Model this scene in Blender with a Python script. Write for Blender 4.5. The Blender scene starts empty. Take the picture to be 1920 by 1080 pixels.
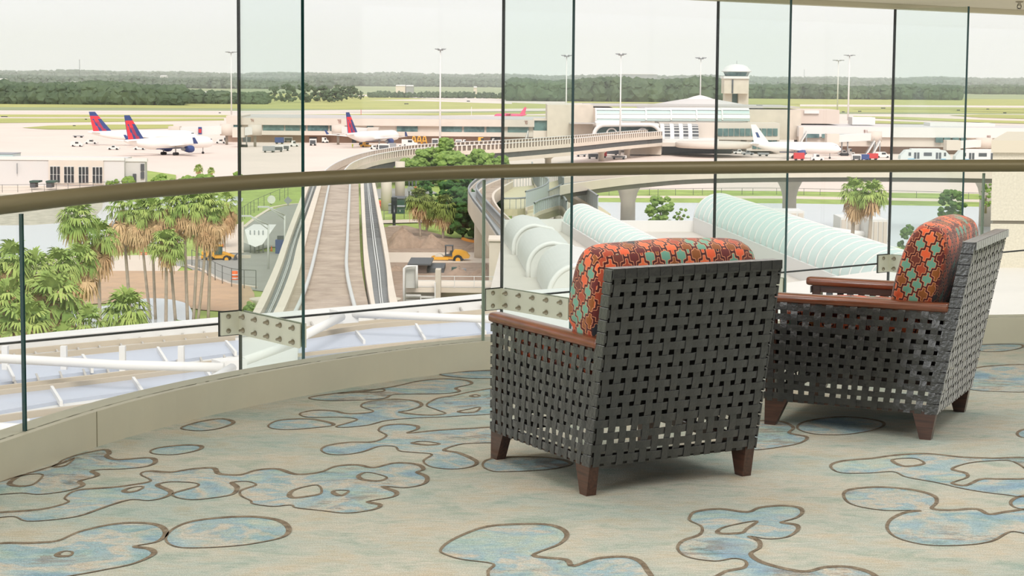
import bpy, math, random
from math import sin, cos, pi, sqrt, radians, atan2, tan, exp
from mathutils import Vector, Matrix
from mathutils.geometry import tessellate_polygon
R = random.Random(7)
sc = bpy.context.scene
col = sc.collection
V = Vector
GZ = -30.0            # level of the airfield, the lounge floor is z = 0

# ------------------------------------------------------------------ camera
F = 3309.0; PITCH = radians(5.1); ROLL = radians(.45); HZ = 143.1
SY = HZ + F*tan(PITCH) - 540
EYE = V((0, 0, 1.55))
w_ = V((0, cos(PITCH), -sin(PITCH))); u0 = V((0, sin(PITCH), cos(PITCH))); r0 = V((1, 0, 0))
r_ = r0*cos(ROLL) + u0*sin(ROLL); u_ = -r0*sin(ROLL) + u0*cos(ROLL)
cd = bpy.data.cameras.new('camera'); cam = bpy.data.objects.new('camera', cd); col.objects.link(cam)
cam.matrix_world = Matrix.Translation(EYE) @ Matrix((r_, u_, -w_)).transposed().to_4x4()
cd.sensor_width = 36; cd.lens = 36*F/1920; cd.shift_y = SY/1920
cd.clip_start = .1; cd.clip_end = 20000
sc.camera = cam

def ray(px, py):
    return w_ + r_*((px-960)/F) + u_*((540+SY-py)/F)
def G(px, py, z=GZ):
    """world point seen at a photo pixel on the level z"""
    d = ray(px, py); return EYE + d*((z-EYE.z)/d.z)
def D(px, py, Y):
    """world point seen at a photo pixel at distance Y in front"""
    d = ray(px, py); return EYE + d*(Y/d.y)

# ------------------------------------------------------------------ materials
MATS = {}
def lin(c):
    return tuple(((x/255+.055)/1.055)**2.4 if x > 10.3 else x/255/12.92 for x in c)
def mat(name, rgb, rough=.7, metal=0, var=0, scale=5, var2=None, bump=0, bscale=40, spec=.5, obj=True):
    """rgb in 0-255 (display) ; var = strength of noise variation"""
    if name in MATS: return MATS[name]
    m = bpy.data.materials.new(name); m.use_nodes = True; MATS[name] = m
    nt = m.node_tree; b = nt.nodes['Principled BSDF']
    c = lin(rgb)
    b.inputs['Base Color'].default_value = (*c, 1)
    b.inputs['Roughness'].default_value = rough
    b.inputs['Metallic'].default_value = metal
    b.inputs['Specular IOR Level'].default_value = spec
    if var or bump:
        tc = nt.nodes.new('ShaderNodeTexCoord')
    if var:
        n = nt.nodes.new('ShaderNodeTexNoise'); n.inputs['Scale'].default_value = scale; n.inputs['Detail'].default_value = 5
        n.inputs['Roughness'].default_value = .65
        nt.links.new(tc.outputs['Object'], n.inputs['Vector'])
        r = nt.nodes.new('ShaderNodeValToRGB'); nt.links.new(n.outputs['Fac'], r.inputs['Fac'])
        c2 = lin(var2) if var2 else tuple(x*(1-var) for x in c)
        c1 = c if var2 else tuple(min(1, x*(1+var*.6)) for x in c)
        r.color_ramp.elements[0].position = .32; r.color_ramp.elements[1].position = .68
        r.color_ramp.elements[0].color = (*c2, 1); r.color_ramp.elements[1].color = (*c1, 1)
        nt.links.new(r.outputs['Color'], b.inputs['Base Color'])
    if bump:
        n = nt.nodes.new('ShaderNodeTexNoise'); n.inputs['Scale'].default_value = bscale; n.inputs['Detail'].default_value = 3
        nt.links.new(tc.outputs['Object'], n.inputs['Vector'])
        bp = nt.nodes.new('ShaderNodeBump'); bp.inputs['Strength'].default_value = bump; bp.inputs['Distance'].default_value = .02
        nt.links.new(n.outputs['Fac'], bp.inputs['Height']); nt.links.new(bp.outputs['Normal'], b.inputs['Normal'])
    return m
def glass(name, tint, refl=1.0, ior=1.45):
    if name in MATS: return MATS[name]
    m = bpy.data.materials.new(name); m.use_nodes = True; MATS[name] = m
    nt = m.node_tree; nt.nodes.clear()
    o = nt.nodes.new('ShaderNodeOutputMaterial'); t = nt.nodes.new('ShaderNodeBsdfTransparent'); t.inputs['Color'].default_value = (*tint, 1)
    g = nt.nodes.new('ShaderNodeBsdfGlossy'); g.inputs['Roughness'].default_value = .02; g.inputs['Color'].default_value = (refl, refl, refl, 1)
    lw = nt.nodes.new('ShaderNodeLayerWeight'); lw.inputs['Blend'].default_value = .5
    pw = nt.nodes.new('ShaderNodeMath'); pw.operation = 'POWER'; nt.links.new(lw.outputs['Facing'], pw.inputs[0]); pw.inputs[1].default_value = 4.5
    f = nt.nodes.new('ShaderNodeMath'); f.operation = 'MULTIPLY_ADD'; nt.links.new(pw.outputs[0], f.inputs[0]); f.inputs[1].default_value = .9; f.inputs[2].default_value = .022
    x = nt.nodes.new('ShaderNodeMixShader')
    nt.links.new(f.outputs[0], x.inputs[0]); nt.links.new(t.outputs[0], x.inputs[1]); nt.links.new(g.outputs[0], x.inputs[2])
    nt.links.new(x.outputs[0], o.inputs['Surface'])
    return m

# ------------------------------------------------------------------ mesh builder
class MB:
    def __init__(s): s.v = []; s.f = []; s.mi = []; s.sm = []; s.m = 0; s.uv = None
    def add(s, vs, fs, smooth=False, m=None):
        k = len(s.v); s.v += [tuple(p) for p in vs]
        for f in fs: s.f.append(tuple(k+i for i in f)); s.mi.append(s.m if m is None else m); s.sm.append(smooth)
        return s
    def box(s, x0, y0, z0, x1, y1, z1, m=None):
        return s.add([(x0,y0,z0),(x1,y0,z0),(x1,y1,z0),(x0,y1,z0),(x0,y0,z1),(x1,y0,z1),(x1,y1,z1),(x0,y1,z1)],
              [(0,3,2,1),(4,5,6,7),(0,1,5,4),(1,2,6,5),(2,3,7,6),(3,0,4,7)], m=m)
    def cbox(s, c, sx, sy, sz, rz=0, m=None, up=None):
        """centred box, rotated about z"""
        c = V(c); M = Matrix.Rotation(rz, 3, 'Z'); vs = []
        for dz in (-sz/2, sz/2):
            for dx, dy in ((-1,-1),(1,-1),(1,1),(-1,1)): vs.append(c + M @ V((dx*sx/2, dy*sy/2, dz)))
        return s.add(vs, [(0,3,2,1),(4,5,6,7),(0,1,5,4),(1,2,6,5),(2,3,7,6),(3,0,4,7)], m=m)
    def beam(s, a, b, wid, hgt, m=None):
        """box beam from a to b, hgt measured vertically, a,b on its centre line"""
        a = V(a); b = V(b); d = b-a; h = V((d.x, d.y, 0))
        n = V((-h.y, h.x, 0)).normalized() if h.length > 1e-6 else V((1, 0, 0))
        up = n.cross(d).normalized()*-1 if h.length > 1e-6 else V((0, 1, 0))
        vs = []
        for p in (a, b):
            for i, j in ((-1,-1),(1,-1),(1,1),(-1,1)): vs.append(p + n*(i*wid/2) + up*(j*hgt/2))
        return s.add(vs, [(0,1,2,3),(7,6,5,4),(0,4,5,1),(1,5,6,2),(2,6,7,3),(3,7,4,0)], m=m)
    def tube(s, pts, r, n=8, m=None, cap=True, smooth=True, r2=None):
        pts = [V(p) for p in pts]; N = len(pts); k = len(s.v); vs = []
        pn = None
        for i, p in enumerate(pts):
            t = (pts[min(i+1, N-1)] - pts[max(i-1, 0)]).normalized()
            if pn is None:
                a = V((0,0,1)) if abs(t.z) < .9 else V((1,0,0)); pn = a.cross(t).normalized()
            else:
                pn = (pn - t*pn.dot(t)).normalized()
            q = t.cross(pn)
            rr = r[i] if isinstance(r, (list, tuple)) else (r if r2 is None else r + (r2-r)*i/(N-1))
            for j in range(n):
                an = 2*pi*j/n; vs.append(p + (pn*cos(an) + q*sin(an))*rr)
        fs = []
        for i in range(N-1):
            for j in range(n): fs.append((i*n+j, i*n+(j+1)%n, (i+1)*n+(j+1)%n, (i+1)*n+j))
        s.add(vs, fs, smooth, m)
        if cap:
            kk = len(s.v) - len(vs)
            s.f.append(tuple(kk+j for j in reversed(range(n)))); s.mi.append(s.m if m is None else m); s.sm.append(False)
            s.f.append(tuple(kk+(N-1)*n+j for j in range(n))); s.mi.append(s.m if m is None else m); s.sm.append(False)
        return s
    def prism(s, poly, z0, z1, m=None, mside=None):
        """poly: list of (x,y) or Vectors; extruded between z0 and z1"""
        n = len(poly); P = [V((p[0], p[1], 0)) for p in poly]
        ar = sum(P[i].x*P[(i+1)%n].y - P[(i+1)%n].x*P[i].y for i in range(n))
        if ar < 0: P.reverse()
        tri = tessellate_polygon([P])
        s.add([(p.x, p.y, z1) for p in P], [fix(P, t) for t in tri], m=m)
        if z0 < z1:
            s.add([(p.x, p.y, z0) for p in P], [tuple(reversed(fix(P, t))) for t in tri], m=m if mside is None else mside)
            vs = [(p.x, p.y, z0) for p in P] + [(p.x, p.y, z1) for p in P]
            s.add(vs, [(i, (i+1)%n, n+(i+1)%n, n+i) for i in range(n)], m=m if mside is None else mside)
        return s
    def lathe(s, prof, n=16, c=(0,0,0), m=None, smooth=True, axis=None):
        """prof [(r,h)], around z at c, or around an axis vector"""
        c = V(c); ax = V(axis).normalized() if axis else V((0,0,1))
        q = ax.to_track_quat('Z', 'Y') if axis else None
        vs = []
        for (r, h) in prof:
            for j in range(n):
                p = V((r*cos(2*pi*j/n), r*sin(2*pi*j/n), h))
                vs.append(c + (q @ p if q else p))
        fs = [(i*n+j, i*n+(j+1)%n, (i+1)*n+(j+1)%n, (i+1)*n+j) for i in range(len(prof)-1) for j in range(n)]
        s.add(vs, fs, smooth, m)
        k = len(s.v)-len(vs)
        for a, rev in ((0, True), (len(prof)-1, False)):
            if prof[a][0] > 1e-4:
                idx = [k+a*n+j for j in range(n)]
                s.f.append(tuple(reversed(idx)) if rev else tuple(idx)); s.mi.append(s.m if m is None else m); s.sm.append(False)
        return s
    def blob(s, c, rx, ry, rz, lvl=1, jit=.18, m=None, rnd=R):
        vs, fs = ICO[lvl]; c = V(c)
        s.add([(c.x+p[0]*rx*(1+rnd.uniform(-jit, jit)), c.y+p[1]*ry*(1+rnd.uniform(-jit, jit)), c.z+p[2]*rz*(1+rnd.uniform(-jit, jit))) for p in vs], fs, False, m)
        return s
    def build(s, name, mats, parent=None, world=True, loc=None, **tags):
        """vertices are world coordinates; the object's origin goes to loc (or its parent's)"""
        me = bpy.data.meshes.new(name)
        o0 = V(loc) if loc is not None else V((0, 0, 0))
        if parent is not None and world:
            o0 = parent_world(parent)
        if o0.length > 0: vv = [(a-o0.x, b-o0.y, c-o0.z) for a, b, c in s.v]
        else: vv = s.v
        me.from_pydata(vv, [], s.f)
        if not isinstance(mats, (list, tuple)): mats = [mats]
        for m in mats: me.materials.append(m)
        me.polygons.foreach_set('material_index', s.mi); me.polygons.foreach_set('use_smooth', s.sm)
        me.update()
        o = bpy.data.objects.new(name, me); col.objects.link(o)
        if parent is not None: o.parent = parent
        elif loc is not None: o.location = loc
        tag(o, **tags)
        return o
def parent_world(p):
    o = V((0,0,0))
    while p is not None: o += p.location; p = p.parent
    return o
def fix(P, t):
    a, b, c = (P[i] for i in t)
    return tuple(t) if (b-a).cross(c-a).z > 0 else (t[0], t[2], t[1])
def ico(level):
    t = (1+sqrt(5))/2
    vs = [V(p).normalized() for p in ((-1,t,0),(1,t,0),(-1,-t,0),(1,-t,0),(0,-1,t),(0,1,t),(0,-1,-t),(0,1,-t),(t,0,-1),(t,0,1),(-t,0,-1),(-t,0,1))]
    fs = [(0,11,5),(0,5,1),(0,1,7),(0,7,10),(0,10,11),(1,5,9),(5,11,4),(11,10,2),(10,7,6),(7,1,8),(3,9,4),(3,4,2),(3,2,6),(3,6,8),(3,8,9),(4,9,5),(2,4,11),(6,2,10),(8,6,7),(9,8,1)]
    for _ in range(level):
        mid = {}; nf = []
        def md(a, b):
            k = (min(a,b), max(a,b))
            if k not in mid: vs.append(((vs[a]+vs[b])/2).normalized()); mid[k] = len(vs)-1
            return mid[k]
        for a, b, c in fs:
            ab, bc, ca = md(a,b), md(b,c), md(c,a); nf += [(a,ab,ca),(b,bc,ab),(c,ca,bc),(ab,bc,ca)]
        fs = nf
    return [tuple(v) for v in vs], fs
ICO = [ico(0), ico(1), ico(2)]
def tag(o, label=None, cat=None, group=None, kind=None):
    if label: o['label'] = label
    if cat: o['category'] = cat
    if group: o['group'] = group
    if kind: o['kind'] = kind
    return o
def thing(name, label, cat, loc=(0,0,0), rz=0, group=None):
    o = bpy.data.objects.new(name, None); col.objects.link(o); o.location = loc; o.rotation_euler = (0, 0, rz)
    o.empty_display_size = .2
    return tag(o, label, cat, group)
def copy_tree(o, parent=None, loc=None, rz=None, label=None, scale=None, group=None):
    c = o.copy(); col.objects.link(c); c.parent = parent
    for k in list(o.children): copy_tree(k, c)
    if loc is not None: c.location = loc
    if rz is not None: c.rotation_euler = (0, 0, rz)
    if scale is not None: c.scale = (scale,)*3 if not isinstance(scale, tuple) else scale
    if label: c['label'] = label
    if group: c['group'] = group
    return c
def smooth_curve(pts, n=6, closed=False):
    """Catmull-Rom through 2-D or 3-D points"""
    P = [V(p) for p in pts]; N = len(P); out = []
    rng = range(N) if closed else range(N-1)
    for i in rng:
        if closed: a, b, c, d = P[i-1], P[i], P[(i+1)%N], P[(i+2)%N]
        else: a, b, c, d = P[max(i-1,0)], P[i], P[i+1], P[min(i+2,N-1)]
        for k in range(n):
            t = k/n
            out.append(.5*((2*b) + (c-a)*t + (2*a-5*b+4*c-d)*t*t + (-a+3*b-3*c+d)*t**3))
    if not closed: out.append(P[-1].copy())
    return out
# ================================================================== the lounge
M_curb = mat('curb_paint', (194,190,170), .55, var=.04, scale=3)
M_rail = mat('rail_champagne', (120,110,80), .42, metal=.2)
M_joint = mat('black_silicone', (16,18,18), .5)
M_bracket = mat('bracket_cream', (222,220,198), .45)
M_bolt = mat('bolt_steel', (150,140,118), .35, metal=.7)
M_edge = mat('glass_edge_green', (28,72,72), .15)
M_edge2 = mat('glass_edge_pale', (150,166,150), .2)
M_ceil = mat('ceiling_paint', (205,192,165), .8)
M_wall = mat('lounge_wall_paint', (58,53,47), .85)  # dark tone chosen so the unseen walls send little light to the chairs
M_frame = mat('glazing_frame_beige', (200,190,160), .6)
G_pane = glass('clear_pane', (.994,.994,.993), .8, 1.3)
G_fin = glass('green_tinted_fin', (.935,.970,.957), 1, 1.3)
G_guard = glass('guard_glass', (.975,.985,.98), .9, 1.3)

curve0 = smooth_curve([(-2.36,3.4),(-2.34,4.2),(-2.27,5.0),(-2.14,5.85),(-1.933,6.6),(-1.633,7.44),(-1.197,8.19),(-.6,8.89),(-.115,9.27),(.581,9.66),(1.316,9.93),(2.116,10.17),(2.85,10.34),(3.6,10.44),(4.6,10.46),(5.6,10.3)], 8)
def offset(curve, d):
    out = []
    for i, p in enumerate(curve):
        t = (curve[min(i+1,len(curve)-1)] - curve[max(i-1,0)]).normalized()
        out.append(p + V((-t.y, t.x))*d)      # to the outside (left of the direction of travel)
    return out
def band(mb, c_in, c_out, z0, z1, m=None):
    n = len(c_in)
    for i in range(n-1):
        a, b, c, d = c_in[i], c_in[i+1], c_out[i+1], c_out[i]
        vs = [(p.x, p.y, z0) for p in (a,b,c,d)] + [(p.x, p.y, z1) for p in (a,b,c,d)]
        fs = [(0,3,2,1),(4,5,6,7),(0,1,5,4),(2,3,7,6)]
        if i == 0: fs.append((3,0,4,7))
        if i == n-2: fs.append((1,2,6,5))
        mb.add(vs, fs, m=m)
    return mb
# the floor: carpet with its drawn cloud figures in the same mesh
def carpet_material(name, mode):
    m = bpy.data.materials.new(name); m.use_nodes = True; nt = m.node_tree; N = nt.nodes; L = nt.links
    b = N['Principled BSDF']; b.inputs['Roughness'].default_value = .95; b.inputs['Specular IOR Level'].default_value = .15
    tc = N.new('ShaderNodeTexCoord')
    def noise(sc_, det=6, rough=.6, dist=0, stretch=(1,1,1), off=(0,0,0)):
        mp = N.new('ShaderNodeMapping'); mp.inputs['Scale'].default_value = stretch; mp.inputs['Location'].default_value = off
        mp.inputs['Rotation'].default_value = (0,0,.5)
        L.new(tc.outputs['Object'], mp.inputs['Vector'])
        n = N.new('ShaderNodeTexNoise'); n.inputs['Scale'].default_value = sc_; n.inputs['Detail'].default_value = det
        n.inputs['Roughness'].default_value = rough; n.inputs['Distortion'].default_value = dist
        L.new(mp.outputs[0], n.inputs['Vector']); return n.outputs['Fac']
    def ramp(f, stops):
        r = N.new('ShaderNodeValToRGB'); e = r.color_ramp.elements
        e[0].position, e[0].color = stops[0][0], (*lin(stops[0][1]), 1); e[1].position, e[1].color = stops[-1][0], (*lin(stops[-1][1]), 1)
        for p, c in stops[1:-1]:
            q = e.new(p); q.color = (*lin(c), 1)
        L.new(f, r.inputs['Fac']); return r.outputs['Color']
    def mix(f, a, c, typ='MIX'):
        x = N.new('ShaderNodeMix'); x.data_type = 'RGBA'; x.blend_type = typ
        if isinstance(f, float): x.inputs[0].default_value = f
        else: L.new(f, x.inputs[0])
        L.new(a, x.inputs[6]); L.new(c, x.inputs[7]); return x.outputs[2]
    base = ramp(noise(1.1, 6, .6, .3, (1,2.2,1)), [(.3,(188,202,196)),(.45,(206,208,197)),(.6,(217,212,198)),(.75,(202,210,202))])
    if mode == 'fill':
        f = ramp(noise(2.3, 7, .6, .35, (1,1.3,1), (3,5,0)), [(.36,(160,188,208)),(.43,(186,206,210)),(.49,(220,212,198)),(.54,(172,198,210)),(.60,(196,212,204)),(.68,(218,212,196)),(.76,(162,190,208))])
        br = noise(5.5, 9, .8, 1.0, (1,2,1), (9,2,0))
        big = noise(1.6, 3, .5, .2, (1,1,1), (14,7,0))
        mm = N.new('ShaderNodeMath'); mm.operation = 'MULTIPLY'
        r1 = ramp(br, [(.50,(0,0,0)),(.58,(255,255,255))]); r2 = ramp(big, [(.50,(0,0,0)),(.58,(215,215,215))])
        L.new(r1, mm.inputs[0]); L.new(r2, mm.inputs[1])
        brown = N.new('ShaderNodeRGB'); brown.outputs[0].default_value = (*lin((150,138,130)), 1)
        base = mix(mm.outputs[0], f, brown.outputs[0])
    elif mode == 'line':
        base = ramp(noise(25, 4), [(.35,(120,106,90)),(.65,(156,142,122))])
    if mode != 'line':
        base = mix(1.0, base, ramp(noise(4.5, 8, .7, .4, (1,1.6,1), (2,2,0)), [(.34,(218,234,232)),(.5,(255,255,255)),(.66,(255,244,232))]), 'MULTIPLY')
    fib = ramp(noise(220, 3, .7), [(.3,(186,186,186)),(.7,(255,255,255))])
    if mode != 'line':
        str_ = ramp(noise(14, 5, .7, 0, (1,6,1)), [(.35,(228,230,226)),(.65,(255,255,255))])
        base = mix(1.0, base, str_, 'MULTIPLY')
    base = mix(1.0, base, fib, 'MULTIPLY')
    L.new(base, b.inputs['Base Color'])
    bp = N.new('ShaderNodeBump'); bp.inputs['Strength'].default_value = .6; bp.inputs['Distance'].default_value = .004
    L.new(noise(160, 3, .7), bp.inputs['Height']); L.new(bp.outputs['Normal'], b.inputs['Normal'])
    return m
M_carpet = [carpet_material('carpet_base', 'base'), carpet_material('carpet_cloud_fill', 'fill'), carpet_material('carpet_brown_line', 'line')]
fl = MB()
poly = [(p.x, p.y) for p in offset(curve0, .12)] + [(9.0, 10.2), (9.0, -4), (-4.5, -4), (-4.5, 3.4)]
fl.prism(poly, -.3, 0, m=0)
def c1(*pts): return [(x/2, 600+y/2) for x, y in pts]
def c2(*pts): return [(960+x/2, 600+y/2) for x, y in pts]
CL = [
 (c1((622,822),(650,785),(720,757),(840,742),(960,740),(1050,755),(1083,785),(1060,815),(960,838),(860,850),(720,856),(650,848)), []),
 (c1((-40,852),(120,838),(215,830),(300,795),(420,768),(520,762),(595,772),(622,800),(590,832),(505,850),(560,860),(575,880),(500,915),(380,940),(280,958),(100,985),(-40,990)),
   [c1((215,880),(240,868),(272,872),(262,885),(225,888))]),
 (c1((528,580),(560,568),(640,572),(720,560),(800,557),(822,578),(900,582),(960,565),(1040,560),(1110,580),(1200,572),(1260,550),(1340,545),(1400,555),(1480,538),(1560,542),(1588,560),(1565,572),(1600,590),(1590,615),(1520,630),(1440,624),(1450,632),(1487,648),(1470,665),(1380,682),(1425,695),(1400,712),(1300,725),(1200,715),(1110,705),(1092,695),(1020,700),(950,690),(940,678),(905,660),(905,640),(960,620),(930,607),(870,610),(890,630),(870,655),(800,668),(720,675),(660,665),(655,650),(740,625),(730,612),(640,608),(590,620),(640,645),(620,665),(560,678),(490,675),(400,700),(300,735),(200,750),(100,755),(50,738),(-40,745),(-40,727),(150,712),(255,685),(243,668),(290,640),(410,630),(480,622),(566,605)),
   [c1((1085,655),(1110,635),(1190,620),(1205,650),(1160,662),(1100,668)), c1((1345,585),(1380,572),(1450,590),(1420,605),(1360,600)), c1((1250,650),(1260,640),(1308,642),(1280,660)), c1((465,640),(500,628),(538,626),(520,640),(480,648))]),
 (c1((-40,655),(-30,620),(60,590),(200,548),(240,525),(300,505),(390,488),(410,500),(400,512),(440,525),(560,518),(582,535),(540,552),(450,560),(380,562),(345,568),(365,585),(300,605),(310,622),(250,642),(150,655),(80,650)), [c1((35,615),(80,585),(160,580),(130,615),(80,625)), c1((205,548),(240,535),(280,518),(250,545),(215,552))]),
 (c1((565,492),(600,480),(680,471),(745,472),(755,482),(720,495),(650,506),(580,503)), []),
 (c1((680,405),(740,385),(820,372),(865,378),(872,390),(820,408),(760,416),(710,414)), []),
 (c1((1008,395),(1050,377),(1150,372),(1220,382),(1250,395),(1180,405),(1080,412),(1020,407)), []),
 (c1((1125,352),(1180,340),(1250,342),(1300,352),(1370,350),(1400,342),(1355,325),(1380,308),(1480,298),(1560,306),(1580,322),(1540,338),(1500,347),(1600,358),(1670,352),(1640,338),(1600,320),(1640,295),(1700,285),(1780,268),(1900,258),(1900,340),(1700,362),(1560,368),(1450,378),(1380,395),(1300,403),(1262,400),(1340,375),(1280,365),(1160,366)), [c1((1765,285),(1785,281),(1800,286),(1780,290)), c1((1720,343),(1760,335),(1800,327),(1785,345),(1740,349))]),
 (c1((1160,292),(1270,275),(1360,268),(1480,250),(1560,232),(1650,222),(1740,226),(1768,240),(1710,255),(1720,270),(1640,278),(1480,280),(1440,295),(1330,302),(1220,303)), [c1((1270,277),(1350,265),(1435,260),(1430,270),(1350,272))]),
 (c1((1205,488),(1230,472),(1310,460),(1400,458),(1450,435),(1420,415),(1440,398),(1500,392),(1560,398),(1565,410),(1530,425),(1640,415),(1760,408),(1900,405),(1900,455),(1740,465),(1665,488),(1720,500),(1785,530),(1770,550),(1700,560),(1620,552),(1588,530),(1620,505),(1560,498),(1500,492),(1480,475),(1420,475),(1360,495),(1290,506),(1230,503)), [c1((1545,462),(1590,456),(1650,465),(1600,470))]),
 (c1((1810,545),(1830,525),(1900,515),(2060,518),(2140,540),(2050,562),(1880,570),(1830,562)), []),
 (c1((1650,205),(1740,195),(1840,190),(1960,188),(1960,215),(1850,220),(1740,218)), []),
 ([(826,1032),(850,1012),(905,990),(960,984),(1030,985),(1062,1000),(1050,1020),(1000,1042),(1060,1050),(1075,1062),(1120,1048),(1180,1046),(1210,1065),(1200,1100),(950,1100),(915,1075),(925,1058),(870,1050),(840,1042)], []),
 (c2((667,740),(690,720),(780,710),(880,722),(930,705),(1010,698),(1075,705),(1088,725),(1060,745),(1010,760),(1065,770),(1070,790),(1030,815),(960,822),(890,812),(925,830),(928,855),(895,880),(950,915),(1090,945),(1180,928),(1280,930),(1360,960),(1350,1000),(780,1000),(790,950),(870,930),(875,905),(830,895),(760,905),(660,890),(622,860),(640,830),(705,805),(710,775),(670,755)), [c2((770,795),(790,780),(850,765),(920,755),(880,785),(860,800),(790,803))]),
 (c2((1195,548),(1240,530),(1350,520),(1440,508),(1560,503),(1680,515),(1800,520),(1960,527),(1960,655),(1840,655),(1700,635),(1600,612),(1480,590),(1430,570),(1330,575),(1230,573)), [c2((1425,525),(1510,520),(1545,540),(1470,550)), c2((1650,560),(1700,540),(1780,530),(1880,532),(1950,590),(1840,598),(1760,598),(1700,622),(1650,612),(1705,592),(1700,575))]),
 (c2((1245,650),(1280,635),(1380,628),(1500,638),(1580,660),(1592,685),(1575,708),(1640,715),(1740,710),(1790,730),(1860,720),(1960,716),(1960,800),(1870,795),(1800,830),(1700,845),(1560,845),(1450,820),(1408,785),(1420,750),(1470,725),(1530,715),(1400,715),(1300,700),(1255,680)), []),
 (c2((1070,402),(1100,382),(1180,368),(1270,365),(1370,378),(1395,395),(1350,415),(1250,430),(1150,430),(1090,418)), []),
 (c2((860,392),(960,378),(1020,385),(1055,405),(1040,425),(1105,440),(1080,462),(1000,478),(900,488),(840,470)), []),
 (c2((1600,205),(1715,186),(1800,173),(1960,175),(1960,262),(1800,268),(1720,262),(1640,248),(1690,222)), []),
 (c2((1720,100),(1780,93),(1900,92),(1910,105),(1840,118),(1760,118)), []),
 (c2((1895,425),(1920,412),(1960,412),(1960,440),(1910,440)), []),
 (c2((1870,685),(1900,665),(1960,660),(1960,712),(1890,705)), []),
]
def fl2(p):
    q = G(p[0], p[1], 0); return V((q.x, q.y))
def ribbon(mb, pts, z, m, wmax):
    n = len(pts)
    L, Rr = [], []
    for i, p in enumerate(pts):
        t = (pts[(i+1)%n] - pts[i-1]); t = t.normalized() if t.length > 1e-9 else V((1,0))
        nn = V((-t.y, t.x))
        w = wmax*(.30 + .70*(max(0, min(1, .5 + .62*(nn.x*.35 + nn.y*.94)*RSIGN[0])))**1.5)
        L.append(p + nn*w/2); Rr.append(p - nn*w/2)
    vs = [(p.x, p.y, z) for p in L] + [(p.x, p.y, z) for p in Rr]
    mb.add(vs, [(i, n+i, n+(i+1)%n, (i+1)%n) for i in range(n)], m=m)
RSIGN = [1]
for (o, holes) in CL:
    P = smooth_curve([fl2(p) for p in o], 5, True)
    H = [smooth_curve([fl2(p) for p in h], 4, True) for h in holes]
    loops = [[V((p.x, p.y, 0)) for p in q] for q in [P]+H]
    flat = [p for q in loops for p in q]
    tri = tessellate_polygon(loops)
    fl.add([(p.x, p.y, .0012) for p in flat], [fix(flat, t) for t in tri], m=1)
    for q in [P]+H:
        ar = sum(q[i].x*q[(i+1)%len(q)].y - q[(i+1)%len(q)].x*q[i].y for i in range(len(q)))
        RSIGN[0] = -1 if ar > 0 else 1
        if q is not P: RSIGN[0] *= -1
        ribbon(fl, q, .0022, 2, .025)
floor = fl.build('floor', M_carpet, kind='structure')

# curb under the guard glass
cb = MB()
band(cb, curve0, offset(curve0, .14), 0, .15)
curb = cb.build('baseboard_window', M_curb, kind='structure')
st = MB()
for px in (176,):
    q = fl2((px, 844)); i = min(range(len(curve0)), key=lambda k: (curve0[k]-q).length); p = curve0[i]
    t = (curve0[i+1]-curve0[i-1]).normalized()
    st.cbox((p.x, p.y, .075), .003, .004, .149, atan2(t.y, t.x))
st.build('trim_1', mat('curb_joint', (130,124,100)), kind='structure')

# rail
ri = offset(curve0, .012)
rb = MB(); prof = [(cos(2*pi*j/20)*.036, sin(2*pi*j/20)*.036) for j in range(20)]
vs = []
for i, p in enumerate(ri):
    t = (ri[min(i+1,len(ri)-1)] - ri[max(i-1,0)]).normalized(); nn = V((-t.y, t.x))
    for a, b in prof: vs.append((p.x+nn.x*a, p.y+nn.y*a, 1.05+b))
n = len(ri)
rb.add(vs, [(i*20+j, i*20+(j+1)%20, (i+1)*20+(j+1)%20, (i+1)*20+j) for i in range(n-1) for j in range(20)], True)
rail = rb.build('handrail', M_rail, label='long curved olive champagne metal handrail along the glass guard', cat='handrail')
# guard glass panels with open joints at the three places the photo shows
fine = smooth_curve([(p.x, p.y) for p in offset(curve0, .03)], 5)
def nearest(px, py, z):
    q = G(px, py, z); q = V((q.x, q.y)); return min(range(len(fine)), key=lambda k: (fine[k]-q).length)
cuts = [0, nearest(137,600,.6), nearest(905,480,.6), nearest(1680,420,.6), len(fine)-1]
gl = ['glass guard panel under the rail at the far left of the lounge', 'long curved glass guard panel between the left joint and the near armchair', 'glass guard panel behind the two woven armchairs', 'glass guard panel at the right end behind the far armchair']
for k in range(4):
    a, b = cuts[k], cuts[k+1]
    ins = [p.copy() for p in fine[a:b+1]]; out = [p.copy() for p in offset(fine, .013)[a:b+1]]
    for q in (ins, out):
        q[0] += (q[1]-q[0]).normalized()*.003; q[-1] -= (q[-1]-q[-2]).normalized()*.003
    mb = MB(); band(mb, ins, out, .15, 1.016, m=0)
    t = thing('guard_panel', gl[k], 'glass panel', (ins[0].x, ins[0].y, .15), 0, 'guard panels under the handrail')
    mb.build('glass_pane', G_guard, t)
    for (i, e) in ((0, 1), (-1, -1)):
        ed = MB()
        if (k == 0 and i == 0) or (k == 3 and i == -1): continue
        p, q = ins[i], out[i]; tt = (ins[i+e]-ins[i]).normalized()*.0035
        ed.prism([(p.x-tt.x*.4,p.y-tt.y*.4),(q.x-tt.x*.4,q.y-tt.y*.4),(q.x+tt.x,q.y+tt.y),(p.x+tt.x,p.y+tt.y)], .151, 1.005)
        ed.build('polished_edge', M_edge if (k, i) in ((0,-1),(1,0)) else M_edge2, t)

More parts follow.
